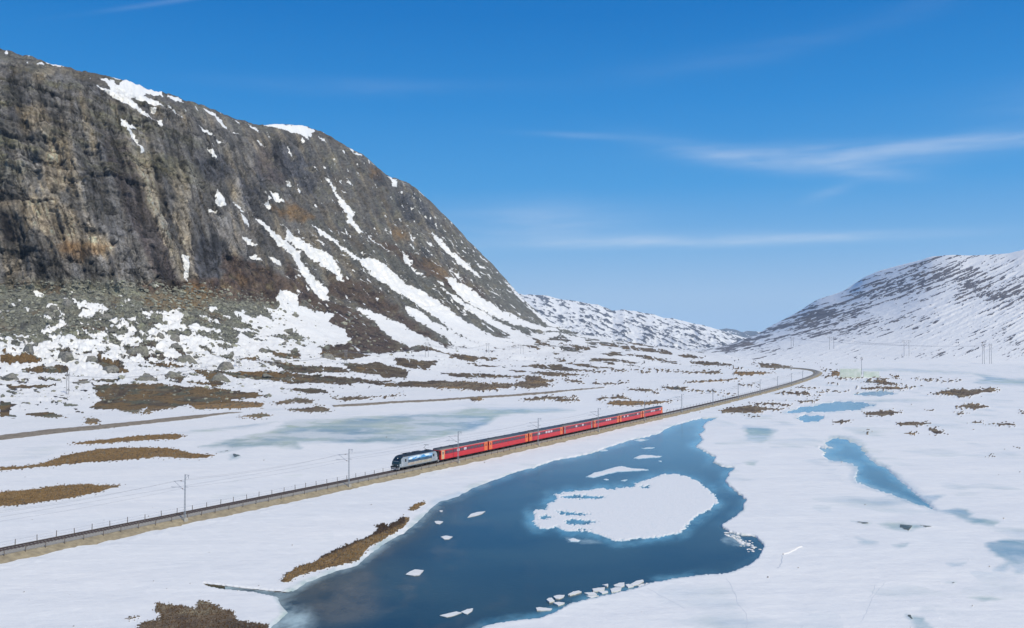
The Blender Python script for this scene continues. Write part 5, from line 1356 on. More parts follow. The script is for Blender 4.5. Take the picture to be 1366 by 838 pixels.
def sweep(name, prof, ss, material, parent=None, rough=None, **props):
    """sweep a cross-section (offset to the lake side, height) along the railway line"""
    rows_ = []
    for j, (o_, z_) in enumerate(prof):
        oo = np.full(len(ss), o_, float); zz2 = np.full(len(ss), z_, float)
        if rough and rough[j]:
            oo += rough[j] * fbm(ss / 5.0, ss * 0 + j, o=4, seed=200 + j) * 2
            zz2 += rough[j] * 0.3 * fbm(ss / 3.0, ss * 0 + j, o=3, seed=230 + j)
        p_ = track(ss, 0.0)
        dx = np.interp(ss, S, tdx); dy = np.interp(ss, S, tdy)
        p_[:, 0] += dy * oo; p_[:, 1] -= dx * oo; p_[:, 2] = zz2
        rows_.append(p_)
    V = np.array(rows_)
    me_ = mesh_arrays(name, V.reshape(-1, 3), grid_quads(len(prof), len(ss)))
    return link(name, me_, material, parent, **props)


ss = np.r_[np.arange(S0, 450, 1.0), np.arange(450, S1, 2.5)]
sweep('railway_embankment', [(5.6, -0.35), (4.6, 0.05), (3.7, 0.42), (3.05, 0.78), (2.75, 0.88), (-2.9, 0.88), (-3.4, 0.5), (-4.3, 0.0), (-5.2, -0.35)], ss, M_BANK,
      rough=[1.0, .7, .4, .1, 0, 0, .1, .4, .6], kind='structure', label='low grassy railway embankment')
sweep('track_ballast', [(2.7, 0.86), (2.3, 0.93), (1.75, 1.0), (1.45, 1.13), (-1.45, 1.13), (-1.9, 0.95), (-2.5, 0.86)], ss, M_BALLAST,
      rough=[.08, .05, .05, .02, .02, .05, .05], kind='structure', label='grey gravel bed under the rails')
trk = link('railway_track', None, None, label='single railway track running across the snow to a far curve', category='railway track')
p_ = track(np.array([150.0]), 0)[0]
for o_ in (0.7175, -0.7175):
    rw = 0.055
    sweep('rail', [(o_ + rw, 1.14), (o_ + rw, RAILZ), (o_ - rw, RAILZ), (o_ - rw, 1.14)], ss, M_RAIL, trk)
# sleepers: one joined part
sp_ = np.arange(6, 560, 0.65)
bx = np.array([(a, b, c) for a in (-.13, .13) for b in (-1.25, 1.25) for c in (0, .07)])
bfq = np.array([(0, 1, 3, 2), (4, 6, 7, 5), (0, 4, 5, 1), (2, 3, 7, 6), (1, 5, 7, 3)])
pc = track(sp_, 0, 1.115); dx = np.interp(sp_, S, tdx)[:, None]; dy = np.interp(sp_, S, tdy)[:, None]
vx = bx[None, :, 0] * dx + bx[None, :, 1] * dy; vy = bx[None, :, 0] * dy - bx[None, :, 1] * dx
V = np.stack([vx, vy, np.repeat(bx[None, :, 2], len(sp_), 0)], -1) + pc[:, None]
me = mesh_arrays('sleepers', V.reshape(-1, 3), (bfq[None] + (np.arange(len(sp_)) * 8)[:, None, None]).reshape(-1, 4), smooth=False)
link('sleepers', me, M_SLEEP, trk, kind='stuff')


# ------------------------------------------------------------------ bmesh shapes
class MB:
    def __init__(s):
        s.bm = bmesh.new()

    def box(s, x0, x1, y0, y1, z0, z1):
        vs = [s.bm.verts.new((x, y, z)) for x in (x0, x1) for y in (y0, y1) for z in (z0, z1)]
        for f in ((0, 1, 3, 2), (4, 6, 7, 5), (0, 4, 5, 1), (2, 3, 7, 6), (0, 2, 6, 4), (1, 5, 7, 3)):
            s.bm.faces.new([vs[i] for i in f])
        return s

    def bar(s, a, b, r, n=5, r2=None):
        a = Vector(a); b = Vector(b); d = (b - a)
        q = d.to_track_quat('Z', 'Y')
        r2 = r if r2 is None else r2
        A_ = [s.bm.verts.new(a + q @ Vector((r * math.cos(2 * math.pi * i / n), r * math.sin(2 * math.pi * i / n), 0))) for i in range(n)]
        B_ = [s.bm.verts.new(b + q @ Vector((r2 * math.cos(2 * math.pi * i / n), r2 * math.sin(2 * math.pi * i / n), 0))) for i in range(n)]
        for i in range(n):
            j = (i + 1) % n
            s.bm.faces.new((A_[i], A_[j], B_[j], B_[i]))
        s.bm.faces.new(A_[::-1]); s.bm.faces.new(B_)
        return s

    def mesh(s, name):
        bmesh.ops.recalc_face_normals(s.bm, faces=s.bm.faces)
        me_ = bpy.data.meshes.new(name)
        s.bm.to_mesh(me_); s.bm.free()
        return me_


def copy_tree(o, parent=None):
    c = o.copy(); COL.objects.link(c)
    if parent is not None:
        c.parent = parent
    for ch in list(o.children):
        copy_tree(ch, c)
    return c


def yaw_at(s):
    return math.atan2(float(np.interp(s, S, tdy)), float(np.interp(s, S, tdx)))


# ------------------------------------------------------------------ overhead line masts
# local frame: +X along the line away from the viewer, +Y towards the track, z 0 = rail level
MH = 8.4


def make_mast():
    root = link('catenary_mast', None, None)
    b = MB()
    b.bm.free()
    for yy in (-0.19, 0.19):                      # two channels leaning together
        b = MB(); b.bar((0, yy, -0.3), (0, yy * 0.45, MH), 0.085, 4, 0.06)
        link('post', b.mesh('mast_channel'), M_STEEL, root)
    b = MB()
    nb_ = 12
    for i in range(nb_):
        z0_ = i * MH / nb_; z1_ = (i + 1) * MH / nb_
        f0_ = 0.19 * (1 - 0.55 * z0_ / MH); f1_ = 0.19 * (1 - 0.55 * z1_ / MH)
        b.bar((0, -f0_ if i % 2 else f0_, z0_), (0, f1_ if i % 2 else -f1_, z1_), 0.022, 3)
    link('lacing', b.mesh('mast_lacing'), M_STEEL, root)
    b = MB()
    b.box(-0.45, 0.45, -0.45, 0.45, -1.5, -0.28)
    b.box(-0.30, 0.30, -0.34, 0.34, -0.28, -0.16)
    link('foundation', b.mesh('mast_foundation'), M_CONC, root)
    b = MB()
    b.bar((0, 1.4, 7.0), (0, 3.6, 6.75), 0.035, 4).bar((0, 0.95, 5.55), (0, 3.3, 6.78), 0.04, 4)
    b.bar((0, 1.3, 5.74), (0, 4.3, 5.55), 0.03, 4).bar((0, 4.2, 5.56), (0, 3.2, 5.42), 0.02, 4)
    for a_, b_ in (((0, 0.12, 6.9), (0, 1.0, 7.0)), ((0, 0.14, 5.3), (0, 0.6, 5.4))):
        b0 = MB(); b0.bar(a_, b_, 0.03, 4); link('arm_stub', b0.mesh('arm_stub'), M_STEEL, root)
    link('cantilever', b.mesh('mast_cantilever'), M_STEEL, root)
    for a_, b_ in (((0, 1.0, 7.0), (0, 1.4, 7.0)), ((0, 0.6, 5.4), (0, 0.95, 5.55))):
        b = MB(); b.bar(a_, b_, 0.075, 6)
        link('insulator', b.mesh('mast_insulator'), M_INS, root)
    b = MB()
    b.bar((0, -0.15, MH - 0.08), (0, -1.25, MH - 0.08), 0.04, 4).bar((0, -1.0, MH - 0.08), (0, -1.0, MH - 0.75), 0.05, 5).bar((0, -0.1, MH - 0.9), (0, -0.9, MH - 0.12), 0.025, 4)
    link('feeder_bracket', b.mesh('mast_bracket'), M_STEEL, root)
    b = MB(); b.bar((0, 0.1, 5.95), (0, -0.95, 5.95), 0.035, 4)
    link('return_bracket', b.mesh('return_bracket'), M_STEEL, root)
    return root


MO = 3.55
mast_px = [-190, -20.5 - 200, 247, 465, 611, 718, 798, 860, 909.5, 951, 984.8, 1014, 1037.3, 1055.8, 1070.8]
mast_px = [247, 465, 611, 718, 798, 860, 909.5, 951, 984.8, 1014, 1037.3, 1055.8, 1070.8]
MLAB = ['nearest overhead line mast on a concrete block, alone on the empty track', 'overhead line mast on the empty track just ahead of the locomotive', 'overhead line mast standing in front of the foremost red carriage',
        'overhead line mast in front of the third red carriage', 'overhead line mast in front of the fifth red carriage', 'overhead line mast by the rearmost red carriage', 'first overhead line mast behind the train',
        'second overhead line mast behind the train', 'third overhead line mast behind the train', 'fourth overhead line mast behind the train', 'fifth overhead line mast behind the train, before the curve',
        'next to last overhead line mast, where the track begins to bend', 'farthest overhead line mast, inside the railway curve']
m0 = make_mast()
ms = []
for i, (px_, lab) in enumerate(zip(mast_px, MLAB)):
    s_ = track_s_for_px(px_, MO, smax=900)
    ms.append(s_)
    o = m0 if i == 0 else copy_tree(m0)
    o.location = track(np.array([s_]), MO, RAILZ)[0]
    o.rotation_euler = (0, 0, yaw_at(s_))
    o['label'] = lab; o['category'] = 'railway mast'; o['group'] = 'overhead line masts along the railway'
print('mast spacing', np.diff(ms))

# wires
def wire_mesh(name, pts_list, r, sag, seg_=10):
    V = []; Fq = []
    for a, b_ in pts_list:
        a = np.array(a); b_ = np.array(b_)
        base = len(V)
        d = b_ - a; L_ = np.linalg.norm(d); nh = np.array([-d[1], d[0], 0]) / (np.hypot(d[0], d[1]) + 1e-9)
        for i in range(seg_ + 1):
            t_ = i / seg_
            c = a + d * t_; c = c - np.array([0, 0, sag * 4 * t_ * (1 - t_)])
            for kx, kz in ((1, -.6), (-1, -.6), (0, 1)):
                V.append(c + nh * r * kx + np.array([0, 0, r * kz]))
        for i in range(seg_):
            for k_ in range(3):
                p0 = base + i * 3 + k_; p1 = base + i * 3 + (k_ + 1) % 3
                Fq.append((p0, p1, p1 + 3, p0 + 3))
    return mesh_arrays(name, np.array(V), np.array(Fq), smooth=False)


sp0 = ms[1] - ms[0]
sm = [ms[0] - 2 * sp0 + 2, ms[0] - sp0] + ms
sm = [max(1.0, s_) for s_ in sm if s_ > 0]
ow = link('overhead_wire', None, None, label='overhead contact line hanging above the railway track', category='overhead wire')


def along(off, z):
    pts = [track(np.array([s_]), off, RAILZ + z)[0] for s_ in sm]
    return list(zip(pts[:-1], pts[1:]))


link('contact_wire', wire_mesh('contact_wire', along(0.0, 5.45), 0.016, 0.05), M_WIRE, ow)
link('messenger_wire', wire_mesh('messenger_wire', along(0.0, 6.75), 0.016, 0.75), M_WIRE, ow)
link('return_wire', wire_mesh('return_wire', along(MO + 0.95, 5.95), 0.013, 0.5), M_WIRE, ow)
link('feeder_wire', wire_mesh('feeder_wire', along(MO + 1.0, 7.6), 0.013, 0.5), M_WIRE, ow)
drp = []
for a, b_ in zip(sm[:-1], sm[1:]):
    for i in range(1, 6):
        t_ = i / 6; q = a + (b_ - a) * t_
        zt = 6.75 - 0.75 * 4 * t_ * (1 - t_)
        drp.append((track(np.array([q]), 0, RAILZ + 5.42)[0], track(np.array([q]), 0, RAILZ + zt)[0]))
link('droppers', wire_mesh('droppers', drp, 0.008, 0, 1), M_WIRE, ow, kind='stuff')

# fences
b = MB(); b.bar((0, 0, -0.35), (0, 0, 1.15), 0.075, 5, 0.065); post_me = b.mesh('fence_post')
for off, zb, lab, side in ((3.15, 0.72, 'wire fence on wooden posts along the lake side of the railway', 1), (-3.0, 0.78, 'wire fence on wooden posts along the mountain side of the railway', -1)):
    f_o = link('wire_fence', None, None, label=lab, category='fence', group='fences beside the railway')
    q = 14.0; fs = []
    while q < 760:
        fs.append(q); q += 3.72 + random.uniform(-.25, .25) if q < 420 else 5.5
    pts = []
    for i, s_ in enumerate(fs):
        p_ = track(np.array([s_]), off, zb)[0]
        o = link('post', post_me, M_WOOD, f_o)
        o.location = p_
        o.rotation_euler = (random.uniform(-.05, .05), random.uniform(-.05, .05), 0)
        o.scale = (1, 1, random.uniform(.85, 1.08))
        pts.append(p_)
    for z_ in (0.45, 0.95):
        pp = [(p + np.array([0, 0, z_]), r_ + np.array([0, 0, z_])) for p, r_ in zip(pts[:-1], pts[1:])]
        link('wire', wire_mesh('fence_wire', pp, 0.012, 0.02, 1), M_WIRE, f_o)

# ================================================================== TRAIN
M_RED = simple('carriage_red_paint', (0.60, 0.022, 0.035), 0.28, var=0.06, scale=0.8)
M_WINE = simple('window_band_wine', (0.23, 0.018, 0.05), 0.25, var=0.08, scale=0.8)
M_ROOFC = simple('carriage_roof', (0.075, 0.09, 0.11), 0.55, var=0.2, scale=1.2)
M_LIGHTL = simple('pale_cantrail_line', (0.55, 0.30, 0.28), 0.4, var=0.05)
M_ORANGE = simple('orange_door', (0.80, 0.17, 0.045), 0.3, var=0.05)
M_GREYD = simple('grey_door', (0.22, 0.21, 0.22), 0.4, var=0.05)
M_CREAM = simple('cream_panel', (0.60, 0.42, 0.27), 0.4, var=0.05)
M_GLASS = simple('carriage_glass', (0.10, 0.075, 0.10), 0.08, var=0.2, scale=0.4)
M_PANE_REFL = simple('pale_pane_reflection', (0.62, 0.52, 0.58), 0.3, var=0.05)  # white reflections on some panes, painted as a pale base colour
M_UNDER = simple('underframe_black', (0.018, 0.018, 0.02), 0.7, var=0.1)
M_WHEEL = simple('wheel_steel', (0.10, 0.085, 0.08), 0.5, 0.4)
M_BOXG = simple('underfloor_box', (0.30, 0.30, 0.32), 0.5)
M_RUB = simple('gangway_rubber', (0.03, 0.03, 0.035), 0.8)
M_SILV = simple('locomotive_silver', (0.34, 0.385, 0.44), 0.35, 0.2, 0.05, 0.8)
M_NAVY = simple('locomotive_roof_navy', (0.025, 0.035, 0.05), 0.5, var=0.2)
M_BLACKG = simple('windscreen_glass', (0.012, 0.02, 0.028), 0.06, var=0.1)
M_MASKD = simple('front_mask_dark', (0.02, 0.045, 0.06), 0.3, var=0.1)
M_WHITE = simple('white_trim', (0.75, 0.76, 0.78), 0.4, var=0.03)
M_LAMP = simple('lamp_glass', (0.85, 0.85, 0.8), 0.1, var=0.02)

# printed landscape on the locomotive flank (flat print)
m, t, b = mat('flank_landscape_print')
oc = t.new('ShaderNodeTexCoord').outputs['Object']
sp3 = t.new('ShaderNodeSeparateXYZ'); t.put(sp3.inputs[0], oc)
nn_ = t.noise(t.scalev(oc, (0.5, 1, 1.6)), 1.0, 4, 0.6)
zz_ = t.m('ADD', sp3.outputs[2], t.m('MULTIPLY', t.m('SUBTRACT', nn_, 0.5), 0.45))
skyp = t.mix(t.mapr(t.noise(t.scalev(oc, (0.45, 1, 1.2)), 0.9, 2, 0.5), 0.46, 0.60), (0.07, 0.30, 0.62), (0.75, 0.87, 0.95))
hillp = t.mix(t.mapr(nn_, 0.4, 0.6), (0.015, 0.045, 0.12), (0.05, 0.11, 0.17))
landp = t.mix(t.mapr(sp3.outputs[0], 3.0, 15.0), (0.36, 0.28, 0.25), (0.30, 0.29, 0.20))
landp = t.mix(t.mapr(t.noise(oc, 1.7, 4, 0.6), 0.42, 0.62), landp, (0.42, 0.39, 0.35))
c_ = t.mix(t.mapr(zz_, 2.38, 2.5), hillp, skyp)
c_ = t.mix(t.mapr(zz_, 1.66, 1.76), landp, c_)
t.put(b.inputs['Base Color'], c_)
b.inputs['Roughness'].default_value = 0.3
M_PRINT = m


def hull(prof, xs, name, scale_fn=None, closed_ends=True):
    """loft a half-round profile [(y,z)...] (from +side bottom over the roof to -side bottom) along x"""
    V = []
    for x in xs:
        for (y, z) in prof:
            if scale_fn:
                y2, z2, x2 = scale_fn(x, y, z)
            else:
                y2, z2, x2 = y, z, x
            V.append((x2, y2, z2))
    np_ = len(prof)
    Fc = []
    for i in range(len(xs) - 1):
        for j in range(np_ - 1):
            Fc.append((i * np_ + j, i * np_ + j + 1, (i + 1) * np_ + j + 1, (i + 1) * np_ + j))
    if closed_ends:
        Fc.append(tuple(range(np_))[::-1])
        Fc.append(tuple((len(xs) - 1) * np_ + j for j in range(np_)))
    me_ = bpy.data.meshes.new(name)
    me_.from_pydata(V, [], Fc)
    bm = bmesh.new(); bm.from_mesh(me_); bmesh.ops.recalc_face_normals(bm, faces=bm.faces); bm.to_mesh(me_); bm.free()
    return me_


W2 = 1.46
LCAR = 25.7
roofp = []
for k in range(9):
    a = math.pi * k / 8
    roofp.append((1.44 * math.cos(a) if 0 < k < 8 else (1.44 if k == 0 else -1.44), 3.42 + 0.60 * math.sin(a) ** 0.8))
body_me = hull([(1.40, 0.62), (W2, 0.80), (W2, 2.02), (-W2, 2.02), (-W2, 0.80), (-1.40, 0.62)], [0.0, LCAR], 'carriage_lower_body')
band_me = hull([(W2 - .015, 2.02), (W2 - .02, 3.22), (-W2 + .02, 3.22), (-W2 + .015, 2.02)], [0.02, LCAR - 0.02], 'carriage_window_band')
upper_me = hull([(W2 - .012, 3.0), (W2 - .02, 3.34), (-W2 + .02, 3.34), (-W2 + .012, 3.0)], [0.0, LCAR], 'carriage_upper_panel')
line_me = hull([(W2 + .0, 3.32), (W2 - .01, 3.44), (-W2 + .01, 3.44), (-W2 - .0, 3.32)], [0.0, LCAR], 'carriage_cantrail')
roof_me = hull(roofp, [0.03, LCAR - 0.03], 'carriage_roof')
for f in roof_me.polygons: f.use_smooth = True
b = MB()
for y in (W2 - .005, -W2 - .015): b.box(0, 1.42, y, y + .02, 2.28, 2.92)
win_me = b.mesh('carriage_window')
wins = {}
for y, nm in ((W2 - 0.01, 'n'), (-W2 - 0.012, 'f')):
    b = MB(); b.box(-0.70, 0.70, y, y + 0.022, 2.25, 2.95); wins[nm] = b.mesh('carriage_window')
door_m = {}
for y, nm in ((W2 - 0.01, 'n'), (-W2 - 0.03, 'f')):
    b = MB(); b.box(-0.62, 0.62, y, y + 0.04, 0.78, 3.16); door_m[nm] = b.mesh('carriage_door')
    b = MB(); b.box(-0.26, 0.26, y + (0.03 if nm == 'n' else -0.015), y + (0.052 if nm == 'n' else 0.01), 2.1, 2.85); door_m[nm + 'w'] = b.mesh('door_window')
    b = MB(); b.box(-0.95, 0.95, y - 0.004, y + 0.032, 0.80, 3.30); door_m[nm + 'p'] = b.mesh('end_panel')


def bogie_meshes():
    b = MB(); b.box(-1.75, 1.75, -1.15, -0.98, 0.42, 0.66); b.box(-1.75, 1.75, 0.98, 1.15, 0.42, 0.66); b.box(-.3, .3, -1.1, 1.1, 0.4, 0.72); b.box(-.5, .5, 1.0, 1.25, .25, .5).box(-.5, .5, -1.25, -1.0, .25, .5)
    fr = b.mesh('bogie_frame')
    b = MB()
    for y in (-0.79, 0.67): b.bar((0, y, 0), (0, y + 0.12, 0), 0.46, 16)
    b.bar((0, -.9, 0), (0, .9, 0), 0.08, 6)
    return fr, b.mesh('wheelset')


BF, BW = bogie_meshes()
BX = []
for x0_, x1_, z0_ in ((0, 2.6, .28), (3.4, 5.0, .32), (6.0, 9.0, .25)):
    b = MB(); b.box(x0_, x1_, -1.28, 1.28, z0_, 0.62); BX.append(b.mesh('underfloor_box'))
b = MB(); b.box(0, LCAR, -1.3, 1.3, 0.56, 0.64); UF = b.mesh('underframe')
b = MB(); b.box(-.37, .0, -.85, .85, .8, 3.15); GW = b.mesh('gangway')
b = MB(); b.box(-.35, .35, -.3, .3, 3.99, 4.10); VT = b.mesh('roof_vent')


def make_carriage(style, seed):
    rr = random.Random(seed)
    root = link('red_carriage', None, None)
    link('lower_body', body_me, M_RED, root); link('window_band', band_me, M_WINE, root)
    link('upper_panel', upper_me, M_RED, root); link('cantrail', line_me, M_LIGHTL, root)
    link('roof', roof_me, M_ROOFC, root); [setattr(link('roof_vent', VT, M_ROOFC, root), 'location', (x, 0, 0)) for x in (2.5, 7.0, 12.6, 18.0, 22.4)]
    link('underframe', UF, M_UNDER, root)
    for bx_me in BX:
        if not bx_me.materials: bx_me.materials.append(M_UNDER)
        link('underfloor_box', bx_me, None, root).location = (8.0, 0, 0)
    nwin = 11
    for i in range(nwin):
        x = 3.35 + i * (LCAR - 6.7) / (nwin - 1)
        if style == 'service' and i in (0, 1, 9, 10):
            continue
        for nm in 'nf':
            o = link('window', wins[nm], None, root)
            o.location = (x, 0, 0)
            me_ = o.data
            if not me_.materials: me_.materials.append(M_GLASS)
            o.material_slots[0].link = 'OBJECT'
            o.material_slots[0].material = M_PANE_REFL if rr.random() < 0.30 else M_GLASS
    for e, x in enumerate((1.05, LCAR - 1.05)):
        for nm in 'nf':
            dm = M_ORANGE
            if style == 'service' or (style == 'first' and e == 0):
                dm = M_GREYD if style == 'service' else M_CREAM
            me_ = door_m[nm + 'p']
            pn = link('end_panel', me_, None, root); pn.location = (x, 0, 0)
            if not me_.materials: me_.materials.append(M_ORANGE)
            pn.material_slots[0].link = 'OBJECT'; pn.material_slots[0].material = M_ORANGE if style != 'service' else M_RED
            me_ = door_m[nm]
            d = link('door', me_, None, root); d.location = (x, 0.006 if nm == 'n' else -0.006, 0)
            if not me_.materials: me_.materials.append(M_ORANGE)
            d.material_slots[0].link = 'OBJECT'; d.material_slots[0].material = dm
            me_ = door_m[nm + 'w']
            w_ = link('door_window', me_, M_GLASS, d)
    for x in (3.2, LCAR - 3.2):
        bg_ = link('bogie', BF, M_UNDER, root); bg_.location = (x, 0, 0)
        for dx_ in (-1.25, 1.25):
            wl = link('wheelset', BW, M_WHEEL, bg_); wl.location = (dx_, 0, 0.46)
    link('gangway', GW, M_RUB, root).location = (0, 0, 0)
    if style == 'last':
        # rounded tail: red end wall, dark end window, gangway door and tail lamps
        b = MB(); b.box(LCAR, LCAR + .10, -1.38, 1.38, .8, 3.3); link('end_wall', b.mesh('end_wall'), M_RED, root)
        b = MB(); b.box(LCAR + .08, LCAR + .25, -.5, .5, .85, 3.0); link('end_door', b.mesh('end_door'), M_WINE, root)
        for y in (-1.1, 1.1):
            b = MB(); b.bar((LCAR + .1, y, 1.3), (LCAR + .16, y, 1.3), .12, 10); link('tail_lamp', b.mesh('tail_lamp'), M_WINE, root)
    return root


# locomotive, x = 0 at the nose, +x back along the train
LL = 18.3


def loco_shape(x, y, z):
    """nose and tail cabs lean back and taper in"""
    d = min(x, LL - x)
    s_ = 1 if x < LL / 2 else -1
    k = max(0.0, 1 - d / 2.6)
    zz3 = z
    lim = 1.75 + (3.95 - 1.75) * min(1.0, (d / 2.5)) ** 0.62
    if z > lim:
        zz3 = lim
    y2 = y * (1 - 0.20 * k ** 2.2)
    return y2, zz3, x


lp = [(1.42, 0.75), (1.47, 1.0), (1.47, 1.75), (1.47, 2.4), (1.45, 3.05), (1.38, 3.45), (1.18, 3.72), (0.8, 3.88), (0.3, 3.94), (-0.3, 3.94), (-0.8, 3.88), (-1.18, 3.72), (-1.38, 3.45), (-1.45, 3.05), (-1.47, 2.4), (-1.47, 1.75), (-1.47, 1.0), (-1.42, 0.75)]
lx = [0, .12, .3, .55, .85, 1.2, 1.6, 2.05, 2.6, 3.4, 6, 9.15, 12.3, 14.9, 15.7, 16.25, 16.7, 17.1, 17.45, 17.75, 18.0, 18.18, LL]


def loco():
    root = link('locomotive', None, None, label='silver locomotive with a landscape picture on its flank, pulling the red train', category='locomotive')
    full = hull(lp, lx, 'loco_full', loco_shape)
    bm = bmesh.new(); bm.from_mesh(full)
    V = [v.co.copy() for v in bm.verts]
    sets = {'body': [], 'front_mask': [], 'rear_mask': [], 'roof': []}
    for f in bm.faces:
        c = f.calc_center_median()
        d = min(c.x, LL - c.x)
        idx = [v.index for v in f.verts]
        edge = 0.25 + max(0, (c.z - 1.2)) * 0.62
        if d < edge and (abs(c.y) < 1.34 or d < 0.25 + max(0, (c.z - 1.6)) * 0.55):
            sets['front_mask' if c.x < LL / 2 else 'rear_mask'].append(idx)
        elif c.z > 3.3:
            sets['roof'].append(idx)
        else:
            sets['body'].append(idx)
    bm.free()
    for nm, mt_ in (('body', M_SILV), ('front_mask', M_MASKD), ('rear_mask', M_MASKD), ('roof', M_NAVY)):
        me_ = bpy.data.meshes.new('locomotive_' + nm); me_.from_pydata(V, [], sets[nm]); me_.validate()
        bm = bmesh.new(); bm.from_mesh(me_)
        bmesh.ops.delete(bm, geom=[v for v in bm.verts if not v.link_faces], context='VERTS')
        bm.to_mesh(me_); bm.free()
        link(nm, me_, mt_, root)
    # windscreens, following the lean
    for s_, x_of in ((1, lambda x: x), (-1, lambda x: LL - x)):
        bm = bmesh.new()
        rows_ = []
        for d in (0.35, 0.62, 0.95, 1.32):
            lim = 1.75 + 2.2 * min(1.0, d / 2.5) ** 0.62
            rows_.append([bm.verts.new((x_of(d - 0.035), y, lim + 0.03)) for y in (-1.0, -.5, 0, .5, 1.0)])
        for r0, r1 in zip(rows_[:-1], rows_[1:]):
            for j in range(4):
                bm.faces.new((r0[j], r0[j + 1], r1[j + 1], r1[j]) if s_ > 0 else (r1[j], r1[j + 1], r0[j + 1], r0[j]))
        me_ = bpy.data.meshes.new('windscreen'); bm.to_mesh(me_); bm.free()
        link('windscreen', me_, M_BLACKG, root)
        b = MB(); b.box(min(x_of(.27), x_of(.33)), max(x_of(.27), x_of(.33)), -.95, .95, 2.36, 2.45)
        link('wiper_trim', b.mesh('wiper_trim'), M_SILV, root)
        for y in (-.85, .85):
            b = MB(); b.bar((x_of(-.03), y, 1.35), (x_of(.08), y, 1.35), .13, 10)
            link('headlight', b.mesh('headlight'), M_LAMP, root)
            b = MB(); b.bar((x_of(-.62), y, 1.02), (x_of(.02), y, 1.02), .09, 8).bar((x_of(-.66), y, 1.02), (x_of(-.58), y, 1.02), .24, 12)
            link('buffer', b.mesh('buffer'), M_UNDER, root)
        b = MB(); b.bar((x_of(.93), 0, 3.05), (x_of(1.06), 0, 3.12), .13, 10); link('headlight', b.mesh('headlight'), M_LAMP, root)
        bm = bmesh.new()
        a = [bm.verts.new((x_of(x), y, z)) for x, y, z in ((-.18, -1.3, .28), (-.38, 0, .28), (-.18, 1.3, .28), (-.18, 1.3, .85), (-.2, 0, .85), (-.18, -1.3, .85))]
        c2 = [bm.verts.new((x_of(.25), v.co.y, v.co.z)) for v in a]
        bm.faces.new((a[0], a[1], a[4], a[5])); bm.faces.new((a[1], a[2], a[3], a[4])); bm.faces.new((c2[0], c2[5], c2[4], c2[1])); bm.faces.new((c2[1], c2[4], c2[3], c2[2]))
        bm.faces.new((a[0], a[5], c2[5], c2[0])); bm.faces.new((a[2], c2[2], c2[3], a[3]))
        me_ = bpy.data.meshes.new('snow_plough'); bmesh.ops.recalc_face_normals(bm, faces=bm.faces); bm.to_mesh(me_); bm.free()
        link('snow_plough', me_, M_BOXG, root)
        for sy in (1, -1):
            b = MB(); y = 1.462 * sy; b.box(min(x_of(2.35), x_of(2.95)), max(x_of(2.35), x_of(2.95)), min(y, y + .03 * sy), max(y, y + .03 * sy), 2.1, 2.85)
            link('cab_window', b.mesh('cab_window'), M_BLACKG, root)
            b = MB(); b.box(min(x_of(1.35), x_of(1.47)), max(x_of(1.35), x_of(1.47)), min(1.40 * sy, 1.47 * sy), max(1.40 * sy, 1.47 * sy), 1.0, 2.35)
            link('white_edge', b.mesh('white_edge'), M_WHITE, root)
    for sy in (1, -1):
        bm = bmesh.new(); y = 1.486 * sy
        vs = [bm.verts.new(p) for p in ((3.6, y, 1.02), (14.6, y, 1.02), (15.1, 1.474 * sy, 3.22), (4.0, 1.474 * sy, 3.22))]
        bk = [bm.verts.new((v.co.x, v.co.y - 0.03 * sy, v.co.z)) for v in vs]
        bm.faces.new(vs); bm.faces.new(bk[::-1])
        for i in range(4): bm.faces.new((vs[i], bk[i], bk[(i + 1) % 4], vs[(i + 1) % 4]))
        bmesh.ops.recalc_face_normals(bm, faces=bm.faces)
        me_ = bpy.data.meshes.new('landscape_panel'); bm.to_mesh(me_); bm.free()
        link('landscape_panel', me_, M_PRINT, root, label='flank picture of blue sky, white cloud and brown mountains')
    b = MB(); b.box(.6, LL - .6, -1.3, 1.3, .55, .8).box(7.2, 11.1, -1.36, 1.36, .3, .6); link('underframe', b.mesh('underframe'), M_UNDER, root)
    for x in (3.7, LL - 3.7):
        bg_ = link('bogie', BF, M_UNDER, root); bg_.location = (x, 0, 0)
        for dx_ in (-1.35, 1.35):
            wl = link('wheelset', BW, M_WHEEL, bg_); wl.location = (dx_, 0, 0.5)
    b = MB(); b.box(4.2, 7.2, -.7, .7, 3.9, 4.12); link('roof_box', b.mesh('roof_box'), M_NAVY, root)
    b = MB(); b.box(8.0, 11.0, -.6, .6, 3.9, 4.15); link('roof_box', b.mesh('roof_box'), M_NAVY, root)
    # pantographs: front one folded, rear one raised to the wire
    b = MB(); b.bar((3.1, 0, 4.15), (5.2, 0, 4.22), .04, 5).bar((3.2, -.8, 4.25), (3.2, .8, 4.25), .035, 5).bar((3.4, -.8, 4.25), (3.4, .8, 4.25), .035, 5)
    link('folded_pantograph', b.mesh('folded_pantograph'), M_UNDER, root)
    b = MB()
    b.bar((14.4, 0, 4.05), (12.9, 0, 4.75), .045, 5).bar((12.9, 0, 4.75), (14.1, 0, 5.40), .035, 5)
    b.bar((14.0, -.8, 5.42), (14.0, .8, 5.42), .035, 5).bar((14.3, -.8, 5.42), (14.3, .8, 5.42), .035, 5).bar((14.0, 0, 5.4), (14.3, 0, 5.4), .03, 4)
    b.box(13.7, 15.0, -.45, .45, 3.95, 4.08)
    link('raised_pantograph', b.mesh('raised_pantograph'), M_UNDER, root)
    return root


